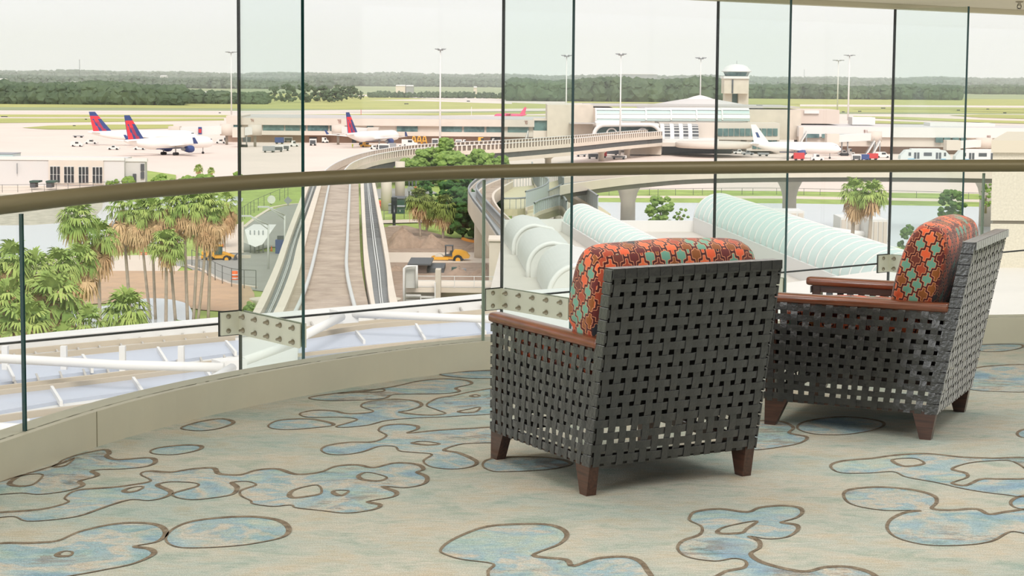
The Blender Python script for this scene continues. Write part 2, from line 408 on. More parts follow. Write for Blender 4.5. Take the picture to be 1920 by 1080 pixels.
# facade: a straight glass wall beyond the guard, on glass fins
FA, FB, FS0, FSP, FW = 12.23, .7969, -2.1512, 2.0696, .7316
ZT, ZH = .0136, 2.134
ft = V((1, FB)).normalized(); fn = V((ft.y, -ft.x)); frz = atan2(ft.y, ft.x)
def fp(s, w=0): p = V((0, FA)) + ft*s + fn*w; return p
GAP = .006
ZB = -5.5
wn = 1
for k in range(-2, 6):
    s0 = FS0 + (k-0)*FSP; s1 = s0 + FSP
    for (z0, z1) in ((ZB, ZT-GAP), (ZT+GAP, ZH)):
        mb = MB(); c = fp((s0+s1)/2, -.008)
        mb.cbox((c.x, c.y, (z0+z1)/2), FSP-2*GAP, .014, z1-z0, frz)
        mb.build('window_%d' % wn, G_pane, kind='structure'); wn += 1
jm = MB(); a, b = fp(FS0-2*FSP, -.008), fp(FS0+6*FSP, -.008)
jm.beam((a.x, a.y, ZT), (b.x, b.y, ZT), .018, .012)
for k in range(-2, 7):
    c = fp(FS0+k*FSP, -.008); jm.cbox((c.x, c.y, (ZB+ZH)/2), .014, .018, ZH-ZB, frz)
jm.build('trim_2', M_joint, kind='structure')
finlab = ['tall glass fin at the far left with a bolted cream bracket', 'tall glass fin directly behind the near armchair with a bolted cream bracket', 'tall glass fin in front of the control tower', 'tall glass fin above the far armchair, in front of the white shuttle trains']
for k in range(4):
    s = FS0 + k*FSP; o = fp(s, 0)
    t = thing('glass_fin', finlab[k], 'glass fin', (o.x, o.y, ZB), 0, 'structural glass fins of the window wall')
    c = fp(s, FW/2)
    mb = MB(); mb.cbox((c.x, c.y, (ZB+ZH)/2), .016, FW-.004, ZH-ZB, frz); mb.build('fin_pane', G_fin, t)
    ed = MB(); c = fp(s, FW); ed.cbox((c.x, c.y, (ZB+ZH)/2), .018, .006, ZH-ZB, frz); ed.build('polished_edge', M_edge, t)
    br = MB(); hb = .145
    for sg in (-1, 1):
        c = fp(s + sg*.020, FW/2-.002); br.cbox((c.x, c.y, ZT), .011, FW-.01, hb, frz)
    c = fp(s - .085, .012); br.cbox((c.x, c.y, ZT), .13, .016, hb*.98, frz)
    b = br.build('bracket', M_bracket, t)
    gk = MB(); c = fp(s-.085, .002); gk.cbox((c.x, c.y, ZT), .15, .006, hb*1.08, frz); gk.build('gasket', M_joint, b)
    for i in range(5):
        for dz in (-.042, .042):
            m2 = MB(); p = fp(s-.026, FW*(.10+.20*i)); ax = (-ft.x, -ft.y, 0)
            m2.lathe([(.017,0),(.017,.006),(.010,.010),(.008,.028),(.004,.031)], 10, (p.x, p.y, ZT+dz), axis=ax)
            m2.build('bolt', M_bolt, b)
    for dz in (-.045, .045):
        m2 = MB(); p = fp(s-.10, .020); m2.lathe([(.015,0),(.015,.006),(.009,.008),(.004,.014)], 10, (p.x, p.y, ZT+dz), axis=(fn.x, fn.y, 0)); m2.build('bolt', M_bolt, b)

# soffit, ceiling, unseen dark walls
cl = MB()
a, b = fp(FS0-3*FSP, .09), fp(FS0+6*FSP, .09)
a2, b2 = fp(FS0-3*FSP, 3.2), fp(FS0+6*FSP, 3.2)
cl.prism([(a.x,a.y),(b.x,b.y),(b2.x,b2.y),(a2.x,a2.y)], ZH+.035, ZH+.2, m=0)
cl.build('ceiling', M_ceil, kind='structure')
hd = MB(); a, b = fp(FS0-3*FSP, .02), fp(FS0+6*FSP, .02)
hd.beam((a.x,a.y,ZH+.03),(b.x,b.y,ZH+.03), .13, .07)
hd.build('trim_3', M_frame, kind='structure')
up = MB(); c2_ = fp(FS0+7*FSP, 3.2)
up.prism([(a2.x,a2.y),(b2.x,b2.y),(12,6),(12,-4.2),(-7,-4.2)], 3.0, 3.2)
up.beam((a2.x,a2.y,2.6),(b2.x,b2.y,2.6), .1, .9)
up.build('ceiling_high', M_ceil, kind='structure')
wl = MB(); wl.box(-4.5,-4.2,-.3,12,-4,3.0); wl.build('wall_back', M_wall, kind='structure')  # unseen dark wall, added to keep the chair backs dark
wl = MB(); wl.box(-4.7,-4,-.3,-4.5,2.6,3.0); wl.build('wall_left', M_wall, kind='structure')  # unseen dark wall, added so daylight comes only from the front
wl = MB(); wl.box(9.0,-4,-.3,9.2,8.2,3.0); wl.build('wall_right', M_wall, kind='structure')  # unseen dark wall, added to darken what the near chair back reflects
# sprinkler head on the soffit at the upper right
q = D(1911, 14, 14.0)
sp = thing('sprinkler_head', 'small dark sprinkler head on the beige ceiling in the upper right corner', 'sprinkler', (q.x, q.y, ZH+.035))
m2 = MB(); m2.lathe([(.03,0),(.03,-.008),(.012,-.012),(.012,-.03),(.006,-.034)], 12, (q.x,q.y,ZH+.035)); m2.build('escutcheon', M_bolt, sp)
m2 = MB(); m2.tube([(q.x-.012,q.y,ZH+.01),(q.x-.016,q.y,ZH-.012),(q.x,q.y,ZH-.022),(q.x+.016,q.y,ZH-.012),(q.x+.012,q.y,ZH+.01)], .003, 6, smooth=True)
m2.lathe([(.018,-.0),(.018,-.003)], 10, (q.x,q.y,ZH-.022)); m2.build('deflector', M_joint, sp)
# ================================================================== armchairs
def strap_material(name):
    m = mat(name, (27,27,26), .36, var=.2, scale=9, bump=.15, bscale=60)
    m.node_tree.nodes['Principled BSDF'].inputs['IOR'].default_value = 1.85; m.node_tree.nodes['Principled BSDF'].inputs['Specular IOR Level'].default_value = .5
    m.node_tree.nodes['Principled BSDF'].inputs['Sheen Weight'].default_value = .9; m.node_tree.nodes['Principled BSDF'].inputs['Sheen Roughness'].default_value = .35
    return m
M_strap = strap_material('leather_strap_charcoal')
def wood_material(name, c1_, c2_, rough):
    m = bpy.data.materials.new(name); m.use_nodes = True; nt = m.node_tree; N = nt.nodes; L = nt.links; b = N['Principled BSDF']
    tc = N.new('ShaderNodeTexCoord'); mp = N.new('ShaderNodeMapping'); mp.inputs['Scale'].default_value = (30, 2.5, 30); L.new(tc.outputs['Object'], mp.inputs[0])
    n = N.new('ShaderNodeTexNoise'); n.inputs['Scale'].default_value = 3; n.inputs['Detail'].default_value = 6; L.new(mp.outputs[0], n.inputs['Vector'])
    r = N.new('ShaderNodeValToRGB'); r.color_ramp.elements[0].position = .3; r.color_ramp.elements[1].position = .7
    r.color_ramp.elements[0].color = (*lin(c1_), 1); r.color_ramp.elements[1].color = (*lin(c2_), 1)
    L.new(n.outputs['Fac'], r.inputs['Fac']); L.new(r.outputs['Color'], b.inputs['Base Color']); b.inputs['Roughness'].default_value = rough
    b.inputs['Coat Weight'].default_value = .5; b.inputs['Coat Roughness'].default_value = .12
    return m
M_arm = wood_material('arm_wood_varnished', (92,50,32), (134,76,50), .3)
M_leg = wood_material('leg_wood_dark', (52,30,22), (86,52,38), .4)
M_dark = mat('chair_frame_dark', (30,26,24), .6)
def ogee_material(name):
    m = bpy.data.materials.new(name); m.use_nodes = True; nt = m.node_tree; N = nt.nodes; L = nt.links; b = N['Principled BSDF']
    b.inputs['Roughness'].default_value = .85; b.inputs['Sheen Weight'].default_value = .3; b.inputs['Specular IOR Level'].default_value = .2
    uv = N.new('ShaderNodeUVMap'); uv.uv_map = 'UVMap'
    sx = N.new('ShaderNodeSeparateXYZ'); L.new(uv.outputs[0], sx.inputs[0])
    def M(op, a, c=None):
        x = N.new('ShaderNodeMath'); x.operation = op
        for i, q in enumerate((a, c)):
            if q is None: continue
            if isinstance(q, (int, float)): x.inputs[i].default_value = q
            else: L.new(q, x.inputs[i])
        return x.outputs[0]
    X = M('MULTIPLY', sx.outputs[0], 14.5); Y = M('MULTIPLY', sx.outputs[1], 14.5)
    A = M('ADD', X, Y); B = M('SUBTRACT', X, Y)
    tp = 2*pi
    # wavy diagonal boundaries make the four-lobed cells
    def wave(q): return M('ADD', M('MULTIPLY', M('SINE', M('MULTIPLY', q, tp)), -.045), M('MULTIPLY', M('SINE', M('MULTIPLY', q, 2*tp)), -.085))
    a = M('ADD', A, wave(B)); c = M('ADD', B, wave(A))
    fa = M('FLOOR', a); fc = M('FLOOR', c)
    cmb = N.new('ShaderNodeCombineXYZ'); L.new(fa, cmb.inputs[0]); L.new(fc, cmb.inputs[1])
    wn_ = N.new('ShaderNodeTexWhiteNoise'); wn_.noise_dimensions = '2D'; L.new(cmb.outputs[0], wn_.inputs['Vector'])
    r = N.new('ShaderNodeValToRGB'); r.color_ramp.interpolation = 'CONSTANT'; e = r.color_ramp.elements
    stops = [(0,(224,96,58)),(.18,(168,72,48)),(.32,(108,158,138)),(.47,(140,82,40)),(.58,(112,56,46)),(.70,(228,108,66)),(.82,(44,46,52)),(.90,(104,44,42))]
    e[0].position = 0; e[0].color = (*lin(stops[0][1]),1); e[1].position = stops[-1][0]; e[1].color = (*lin(stops[-1][1]),1)
    for p, cc in stops[1:-1]:
        q = e.new(p); q.color = (*lin(cc), 1)
    L.new(wn_.outputs['Value'], r.inputs['Fac'])
    def edge(t): 
        f = M('FRACT', t); return M('MINIMUM', f, M('SUBTRACT', 1.0, f))
    d = M('MINIMUM', edge(a), edge(c))
    nz = N.new('ShaderNodeTexNoise'); nz.inputs['Scale'].default_value = 90; L.new(uv.outputs[0], nz.inputs['Vector'])
    d2 = M('ADD', d, M('MULTIPLY', M('SUBTRACT', nz.outputs['Fac'], .5), .05))
    def mix(f, a_, c_):
        x = N.new('ShaderNodeMix'); x.data_type = 'RGBA'; L.new(f, x.inputs[0])
        L.new(a_, x.inputs[6])
        if isinstance(c_, tuple): x.inputs[7].default_value = (*lin(c_), 1)
        else: L.new(c_, x.inputs[7])
        return x.outputs[2]
    c_ = mix(M('LESS_THAN', d2, .15), r.outputs['Color'], (212,146,108))
    c_ = mix(M('LESS_THAN', d2, .095), c_, (104,38,34))
    c_ = mix(M('LESS_THAN', d2, .035), c_, (60,30,34))
    L.new(c_, b.inputs['Base Color'])
    bp = N.new('ShaderNodeBump'); bp.inputs['Strength'].default_value = .5; bp.inputs['Distance'].default_value = .004
    L.new(M('MINIMUM', d, .2), bp.inputs['Height']); L.new(bp.outputs['Normal'], b.inputs['Normal'])
    return m
M_cush = ogee_material('cushion_ogee_fabric')

CW, CD, CH, CLEAN, CA = .7594, .7465, .8616, .1626, .5937
Z0 = .112
def back_y(z): return -CD/2 - CLEAN*z/CH      # rear face of the leaning back
def weave(mb, P, nu, nv, fw=.60, th=.0014, amp=.0022, u0=0., u1=1., seed=1, endv=(0, 1)):
    """P(u,v,h) -> point of a panel, h out of the panel.  nu straps along v, nv straps along u."""
    rr = random.Random(seed)
    def strap(fixed, n_across, along_u, k):
        steps = n_across*4
        for side in (0,):
            top = []; bot = []
            wj = fw*(1+rr.uniform(-.06, .06)); off = rr.uniform(-.05, .05)
            n_own = nv if along_u else nu
            c0 = (k+.5+off)/n_own; hw = wj/2/n_own
            rows = []
            for i in range(steps+1):
                t = i/steps
                ph = pi*(t*n_across - .5)
                par = k % 2
                h = amp*sin(ph + pi*par + (pi if along_u else 0) + pi/2)*1.0
                wob = .06/n_own*sin(t*9+k)
                q = []
                for e in (-1, 1):
                    cc = c0 + e*hw + wob*.4
                    uvp = (t, cc) if along_u else (cc, t)
                    q.append(P(uvp[0], uvp[1], h+th)); q.append(P(uvp[0], uvp[1], h))
                rows.append(q)     # [left top, left bot, right top, right bot]
            for (i0, i1, smo) in ((0, 2, True), (3, 1, True), (1, 0, False), (2, 3, False)):
                vs = [p for q in rows for p in (q[i0], q[i1])]
                mb.add(vs, [(2*i, 2*i+1, 2*i+3, 2*i+2) for i in range(steps)], smo)
    for k in range(nu): strap(None, nv, False, k)
    for k in range(nv): strap(None, nu, True, k)
def uv_box(o, sc_=1.0, sh=(0, 0)):
    me = o.data; uvl = me.uv_layers.new(name='UVMap')
    for p in me.polygons:
        n = p.normal; ax = max(range(3), key=lambda i: abs(n[i])*(1.25 if i == 1 else 1))
        for li in p.loop_indices:
            v = me.vertices[me.loops[li].vertex_index].co
            if ax == 0: u, w = v.y, v.z
            elif ax == 1: u, w = v.x, v.z
            else: u, w = v.x, v.y + .35
            uvl.data[li].uv = (u*sc_+sh[0]+5, w*sc_+sh[1]+5)
def pillow(name, parent, c, sx, sy, sz, tilt, e=3.6, puff=.0, sh=(0, 0), arm=None):
    """superellipsoid cushion with fuller middle"""
    nu, nv = 56, 28; vs = []
    def sg(x, p): return (abs(x)**p)*(1 if x >= 0 else -1)
    p = 2/e
    for j in range(nv+1):
        ph = -pi/2 + pi*j/nv
        for i in range(nu):
            th = 2*pi*i/nu
            # long axis x, thin axis y, height z ; poles on the x axis
            x = sg(sin(ph), p); rr = sg(cos(ph), p)
            y = rr*sg(cos(th), 2/3.0); z = rr*sg(sin(th), 2/3.4)
            y *= 1 + puff*(1-x*x)*(1-z*z)
            z *= 1 + .03*(1-x*x) + .012*sin(x*5+1)
            if arm is not None: x *= 1 if z*sz/2 > arm else 1 - .09*min(1, (arm - z*sz/2)/.05)
            vs.append(V((x*sx/2, y*sy/2, z*sz/2)))
    Mx = Matrix.Rotation(tilt, 3, 'X')
    vs = [Mx @ v for v in vs]
    fs = [(j*nu+i, (j+1)*nu+i, (j+1)*nu+(i+1)%nu, j*nu+(i+1)%nu) for j in range(nv) for i in range(nu)]
    me = bpy.data.meshes.new(name); me.from_pydata(vs, [], fs); me.materials.append(M_cush); me.validate(); me.update()
    me.polygons.foreach_set('use_smooth', [True]*len(me.polygons))
    import bmesh
    bm = bmesh.new(); bm.from_mesh(me); bmesh.ops.remove_doubles(bm, verts=bm.verts, dist=.0005); bmesh.ops.recalc_face_normals(bm, faces=bm.faces); bm.to_mesh(me); bm.free()
    o = bpy.data.objects.new(name, me); col.objects.link(o); o.parent = parent; o.location = c
    # texture coordinates in the untilted frame
    inv = Matrix.Rotation(-tilt, 3, 'X'); uvl = me.uv_layers.new(name='UVMap')
    for pl in me.polygons:
        n = inv @ pl.normal; ax = max(range(3), key=lambda i: abs(n[i]))
        for li in pl.loop_indices:
            v = inv @ me.vertices[me.loops[li].vertex_index].co
            if ax == 0: u, w = v.y + .11, v.z
            elif ax == 1: u, w = v.x, v.z
            else: u, w = v.x, v.y + .05
            uvl.data[li].uv = (u+sh[0]+5, w+sh[1]+5)
    return o
def make_chair(label, loc, rz, seed):
    t = thing('woven_armchair', label, 'armchair', loc, rz, 'woven armchairs facing the window')
    W, Dp = CW, CD
    # back panel: leaning slab, woven on the rear, plain behind
    bt = .05
    def Pb(u, v, h):      # rear face, u from left to right, v up
        z = Z0 + (CH-Z0)*v; return V((-W/2 + .002 + (W-.004)*u, back_y(z) - h, z))
    mb = MB(); weave(mb, Pb, 15, 16, seed=seed)
    # straps wrapped over the top edge
    for k in range(15):
        x = -W/2 + W*(k+.5)/15; w = W/15*.47
        mb.box(x-w, back_y(CH)-.005, CH-.002, x+w, back_y(CH)+bt+.003, CH+.0035)
        mb.box(x-w, back_y(CH)-.0075, CH-.03, x+w, back_y(CH)-.002, CH+.0035)
    # straps wrapped round the two sides of the back
    for s_ in (-1, 1):
        for k in range(16):
            za = Z0+(CH-Z0)*(k+.04)/16; zb = Z0+(CH-Z0)*(k+.93)/16
            if zb < CA-.06 and s_ == -99: continue
            x0, x1 = (s_*W/2-.003, s_*W/2+.003)
            mb.add([(x0,back_y(za)-.003,za),(x1,back_y(za)-.003,za),(x1,back_y(za)+bt,za),(x0,back_y(za)+bt,za),(x0,back_y(zb)-.003,zb),(x1,back_y(zb)-.003,zb),(x1,back_y(zb)+bt,zb),(x0,back_y(zb)+bt,zb)],
                   [(0,3,2,1),(4,5,6,7),(0,1,5,4),(1,2,6,5),(2,3,7,6),(3,0,4,7)])
    mb.build('back_panel', M_strap, t, world=False)
    fr = MB()
    def bar(z0, z1, x0, x1, g=.006):
        fr.add([(x0,back_y(z0)+g,z0),(x1,back_y(z0)+g,z0),(x1,back_y(z0)+bt,z0),(x0,back_y(z0)+bt,z0),(x0,back_y(z1)+g,z1),(x1,back_y(z1)+g,z1),(x1,back_y(z1)+bt,z1),(x0,back_y(z1)+bt,z1)],
               [(0,3,2,1),(4,5,6,7),(0,1,5,4),(1,2,6,5),(2,3,7,6),(3,0,4,7)])
    xi = W/2-.004
    bar(CH-.05, CH-.003, -xi, xi); bar(Z0, Z0+.035, -xi, xi); bar(Z0+.034, CH-.049, -xi, -xi+.042); bar(Z0+.034, CH-.049, xi-.042, xi)
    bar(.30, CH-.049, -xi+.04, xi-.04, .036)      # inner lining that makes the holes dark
    fr.build('back_frame', M_dark, t, world=False)
    # side panels
    yf = Dp/2
    for s_ in (-1, 1):
        ztop = CA - .035
        def Ps(u, v, h, s_=s_):
            z = Z0 + (ztop-Z0)*v; yb = back_y(z)+bt*.2; y = yf - .002 + (yb-yf+.004)*u
            return V((s_*(W/2 - .001 + h*1.0), y, z))
        mb = MB(); weave(mb, Ps, 16, 10, seed=seed+3+s_)
        for k in range(10):     # wraps round the front post
            za = Z0+(ztop-Z0)*(k+.14)/10; zb = Z0+(ztop-Z0)*(k+.86)/10
            mb.box(min(s_*(W/2-.05), s_*W/2), yf-.001, za, max(s_*(W/2-.05), s_*W/2), yf+.003, zb)
        mb.build('side_panel', M_strap, t, world=False)
        sf = MB(); x0, x1 = sorted((s_*(W/2-.006), s_*(W/2-.034)))
        sf.box(x0, yf-.045, Z0, x1, yf-.002, ztop); 
        def yb(z): return back_y(z)+bt
        for (za, zb) in ((Z0, Z0+.03), (ztop-.035, ztop)):
            sf.add([(x0,yb(za),za),(x1,yb(za),za),(x1,yf-.04,za),(x0,yf-.04,za),(x0,yb(zb),zb),(x1,yb(zb),zb),(x1,yf-.04,zb),(x0,yf-.04,zb)],
                   [(0,3,2,1),(4,5,6,7),(0,1,5,4),(1,2,6,5),(2,3,7,6),(3,0,4,7)])
        sf.build('side_frame', M_leg, t, world=False)
        # arm rest: rounded varnished wood
        ar = MB(); aw, ah = .074, .042; cx = s_*(W/2-.030); n = 20
        prof = []
        for j in range(n):
            an = 2*pi*j/n; q = lambda v_: (abs(v_)**.62)*(1 if v_ >= 0 else -1)
            prof.append((aw/2*q(cos(an)), ah/2*q(sin(an))))
        ys = [yf+.022, yf+.020, yf+.012, yf, 0, back_y(CA)+bt+.012, back_y(CA)+bt+.004, back_y(CA)+bt+.002]; sc_ = [.72,.86,.97,1,1,1,.97,.9]
        vs = []
        for y, k_ in zip(ys, sc_):
            for a_, b_ in prof: vs.append((cx + a_*(k_ if k_ < 1 else 1), y, CA - ah/2 + .004 + b_*k_))
        fs = [(i*n+j, i*n+(j+1)%n, (i+1)*n+(j+1)%n, (i+1)*n+j) for i in range(len(ys)-1) for j in range(n)]
        ar.add(vs, fs, True); ar.add(vs[:n], [tuple(range(n))[::-1]]); ar.add(vs[-n:], [tuple(range(n))])
        ar.build('arm_rest', M_arm, t, world=False)
    # front apron
    mb = MB()
    def Pf(u, v, h): return V((W/2-.002-(W-.004)*u, yf - .004 + h, Z0 + .14*v))
    weave(mb, Pf, 15, 3, seed=seed+9); mb.build('front_apron', M_strap, t, world=False)
    ff = MB(); ff.box(-W/2+.036, yf-.04, Z0, W/2-.036, yf-.012, Z0+.03); ff.box(-W/2+.036, yf-.04, .235, W/2-.036, yf-.012, .26)
    ff.box(-W/2+.036, back_y(.25)+bt+.002, .262, W/2-.036, yf-.012, .425); ff.build('seat_frame', M_dark, t, world=False)
    pillow('seat_cushion', t, (0, .03, .475), W-.095, .64, .11, 0, e=9, sh=(.3, .1))
    # back cushion, leaning with the back and standing above it
    pillow('back_cushion', t, (0, -.287, .672), W-.02, .20, .53, radians(14.5), e=10, puff=.14, arm=-.04)
    for sx_ in (-1, 1):
        for sy_ in (-1, 1):
            lg = MB(); xo, xi_ = sx_*(W/2-.002), sx_*(W/2-.044)
            yo = sy_*(Dp/2-.002) if sy_ > 0 else -Dp/2+.0
            yt = back_y(Z0) if sy_ < 0 else yo
            ti = yt - sy_*.105; bi = yo - sy_*.048
            a_ = sorted((xo, xi_))
            zt = Z0+.012
            lg.add([(a_[0],yo,0),(a_[1],yo,0),(a_[1],bi,0),(a_[0],bi,0),(a_[0],yt,zt),(a_[1],yt,zt),(a_[1],ti,zt),(a_[0],ti,zt)],
               [(0,3,2,1),(4,5,6,7),(0,1,5,4),(1,2,6,5),(2,3,7,6),(3,0,4,7)] if sy_ < 0 else [(0,1,2,3),(4,7,6,5),(0,4,5,1),(1,5,6,2),(2,6,7,3),(3,7,4,0)])
            lg.build('leg', M_leg, t, world=False)
    return t
make_chair('near black woven strap armchair seen from behind, with orange patterned cushion', (.4312, 6.9441, 0), .5092, 11)
make_chair('far black woven strap armchair at the right, seen from its side', (1.6391+.0, 8.0078, 0), 1.1236, 29)
# ================================================================== outdoors: ground
M_apron = mat('apron_concrete', (226,208,196), .9, var=.07, scale=.02)
M_taxi = mat('taxiway_concrete', (218,206,196), .9, var=.05, scale=.01)
M_grass = mat('field_grass', (182,180,106), .95, var=.18, scale=.02, var2=(160,164,94))
M_grassb = mat('bank_grass', (158,176,90), .95, var=.25, scale=.25)
M_far = mat('far_field', (150,160,118), .95, var=.2, scale=.004)
M_water = mat('pond_water', (196,202,206), .12, spec=.8)
M_road = mat('asphalt_grey', (156,154,148), .9, var=.08, scale=.2)
M_sand = mat('pale_site_concrete', (222,206,190), .9, var=.05, scale=.3)
M_soil = mat('bare_soil', (206,170,138), .95, var=.2, scale=.25, var2=(184,156,130))
M_soild = mat('dark_soil', (170,146,128), .95, var=.25, scale=.8, bump=.6, bscale=1)
M_rock = mat('shore_rock', (188,182,164), .95, var=.3, scale=.5, bump=.8, bscale=.8)
M_white = mat('white_paint', (224,221,217), .5)
M_whiteroof = mat('white_roof_membrane', (216,213,208), .6, var=.05, scale=.4)
M_beige = mat('precast_beige', (216,204,192), .85, var=.04, scale=.2)
M_conc = mat('precast_concrete', (212,200,184), .85, var=.08, scale=.3)
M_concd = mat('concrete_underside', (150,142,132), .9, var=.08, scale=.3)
M_brown = mat('brown_block_wall', (168,142,126), .9, var=.1, scale=.4)
M_dglass = mat('dark_window_glass', (64,88,92), .15, var=.35, scale=.25, var2=(110,140,138))
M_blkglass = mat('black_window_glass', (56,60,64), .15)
M_lglass = mat('pale_vault_glass', (190,206,202), .2)
M_grey = mat('grey_metal', (150,152,154), .5)
M_dgrey = mat('dark_grey_metal', (84,86,90), .6)
M_black = mat('black_rubber', (44,44,46), .8)
M_yel = mat('machine_yellow', (232,172,62), .5)
M_orange = mat('safety_orange', (236,110,50), .6)
M_red = mat('sign_red', (196,60,62), .6)
M_blue = mat('livery_blue', (56,74,128), .5)
M_lred = mat('livery_red', (228,58,70), .5)
M_lred2 = mat('livery_dark_red', (168,56,84), .5)
M_pink = mat('livery_pink', (228,92,130), .5)
M_hull = mat('aircraft_white', (244,240,236), .4)
M_dgreen = mat('green_enamel', (62,88,80), .6)
M_fence = mat('fence_dark_steel', (96,98,96), .7)
M_rust = mat('steel_plate_rust', (120,104,98), .8, var=.2, scale=.6)
LAYER = [0]
def flat(name, pix, m, kind='structure', z=GZ, th=0, label=None, cat=None, sm=0, group=None):
    """a slab lying on level z whose outline was read off the photo and carried down to that level"""
    P = [G(p[0], p[1], z) for p in pix]; P = [V((p.x, p.y)) for p in P]
    if sm: P = smooth_curve(P, sm, True)
    mb = MB()
    if th == 0:
        LAYER[0] += 1; zz = z + .02*LAYER[0]; mb.prism(P, zz-.01, zz)
    else: mb.prism(P, z-th, z)
    c = P[0]
    return mb.build(name, m, label=label, cat=cat, kind=kind, group=group)
mb = MB(); mb.prism([(-9000,25),(9000,25),(9000,16000),(-9000,16000)], GZ-.5, GZ-.05); mb.build('ground', M_far, kind='structure')
flat('grass_field', [(-300,169),(2300,189),(2300,215),(-300,199)], M_grass)
flat('apron', [(-400,207),(500,210),(1050,213),(2300,215),(2300,560),(1200,560),(-700,560)], M_apron)
flat('runway_strip', [(640,177),(760,179),(960,186),(1110,192),(1110,199),(900,190),(760,183),(640,179)], M_taxi)
flat('runway_strip', [(690,188),(800,186),(960,192),(960,195),(800,190)], M_taxi)
flat('runway_strip', [(-300,206.5),(450,208),(1030,203.5),(1110,203.5),(1110,206.5),(1030,208),(450,212),(-300,211)], M_taxi)
flat('runway_strip', [(1500,196),(2200,200),(2200,204),(1500,199.5)], M_taxi)
for pix in ([(-300,214),(450,216),(960,211),(1036,209),(1036,213),(960,215),(450,220.5),(-300,219)],
            [(-300,220),(0,222),(420,222.5),(420,226),(200,229),(0,231),(-300,231)],
            [(42,240),(90,236),(200,234),(325,234),(325,241),(200,243.5),(90,243)],
            [(920,219),(960,217),(1036,217),(1036,220),(960,220)],
            [(1060,193),(1500,196),(1500,192),(1060,188)],
            [(1600,203),(1780,203),(2100,206),(2100,208),(1800,205),(1600,205)],
            [(1780,208),(1860,207),(2100,212),(2100,214),(1860,210)],
            [(1780,217),(1840,215),(2100,218),(2100,228),(1940,224),(1840,221)],
            [(1600,218),(1700,220),(1860,226),(2100,232),(2100,236),(1860,231),(1700,225),(1600,221)],
            [(1640,227),(1745,230),(1745,234),(1640,232)],
            [(1865,235),(2100,240),(2100,245),(1865,239)]):
    flat('grass_strip', pix, M_grass)
flat('grass_strip', [(276,322),(330,330),(330,345),(276,345)], M_grassb)

flat('grass_bank', [(-400,345),(470,345),(700,345),(960,340),(960,700),(-400,900)], M_grassb)
flat('service_yard', [(-400,344),(284,350),(284,366),(-400,376)], M_sand)
flat('rocky_shore', [(-300,372),(90,368),(200,372),(180,420),(-300,436)], M_rock, sm=4)
flat('pond_bed', [(-300,432),(60,426),(180,408),(215,372),(420,370),(455,380),(395,412),(352,438),(330,462),(215,468),(120,480),(-300,500)], M_water, 'stuff', label='pale still pond behind the tall palms', cat='pond', sm=3)
flat('site_concrete', [(60,487),(330,482),(345,500),(330,516),(60,522)], M_sand)
flat('site_road', [(300,500),(470,475),(560,480),(560,560),(457,548),(395,528),(350,506)], M_road)
flat('soil_slope', [(60,520),(330,514),(372,513),(420,535),(470,545),(470,585),(380,588),(280,572),(130,580),(60,590)], M_soil, sm=3)
flat('lower_pond', [(100,600),(200,580),(280,566),(345,574),(362,600),(360,650),(100,680)], M_water, 'stuff', label='pale water at the foot of the palm trunks', cat='pond', sm=3)
flat('curved_road', [(457,432),(500,402),(545,388),(600,383),(600,430),(560,460),(500,470),(457,476)], M_road, sm=2)
flat('site_concrete', [(395,446),(457,420),(457,480),(395,480)], M_sand)
# right of the guideway
flat('lane', [(700,358),(800,356),(820,366),(760,378),(700,376)], M_road)
flat('footpath', [(715,418),(830,415),(830,421),(715,424)], M_sand)
flat('soil_yard', [(716,432),(760,428),(850,452),(960,452),(960,600),(720,600)], M_soild)
flat('site_road', [(720,480),(960,480),(950,500),(726,499)], M_sand)
# right side beyond the roofs
flat('apron_edge', [(1075,338),(2100,345),(2100,372),(1075,362)], M_apron)
flat('grass_bank', [(1060,362),(1240,360),(2100,372),(2100,402),(1060,390)], M_grassb)
flat('footpath', [(1110,372),(1480,372.5),(2100,384),(2100,389),(1480,377.5),(1110,376)], M_sand)
flat('canal_water', [(1060,384),(1500,387),(2100,398),(2100,470),(1060,470)], M_water, 'stuff', label='wide pale canal behind the glass roof vaults', cat='water')
flat('grass_bank', [(1060,470),(2100,470),(2100,560),(1060,560)], M_grassb)

# ------------------------------------------------------------------ vegetation
def leafm(name, a, b, sc_): return mat(name, a, .85, var=.4, scale=sc_, var2=b, spec=.15)
M_tree = leafm('tree_foliage', (112,138,72), (58,86,44), 1.2)
M_treed = leafm('dense_foliage', (84,122,62), (42,72,40), .9)
M_treeb = leafm('bright_foliage', (146,168,90), (98,126,66), 1.5)
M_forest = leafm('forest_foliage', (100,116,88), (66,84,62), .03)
M_forest2 = leafm('far_forest_foliage', (116,126,112), (88,102,88), .012)  # greyer copy, distance haze mixed into the leaf colour
M_bark = mat('bark', (132,116,100), .9, var=.2, scale=2)
M_ptrunk = mat('palm_trunk', (178,162,146), .9, var=.2, scale=1.5)
M_pgreen = leafm('palm_frond_green', (184,196,112), (114,146,74), .8)
M_pgreen2 = leafm('palm_frond_olive', (150,160,86), (96,112,56), .8)
M_pdead = leafm('palm_frond_dead', (228,194,150), (186,144,106), .9)
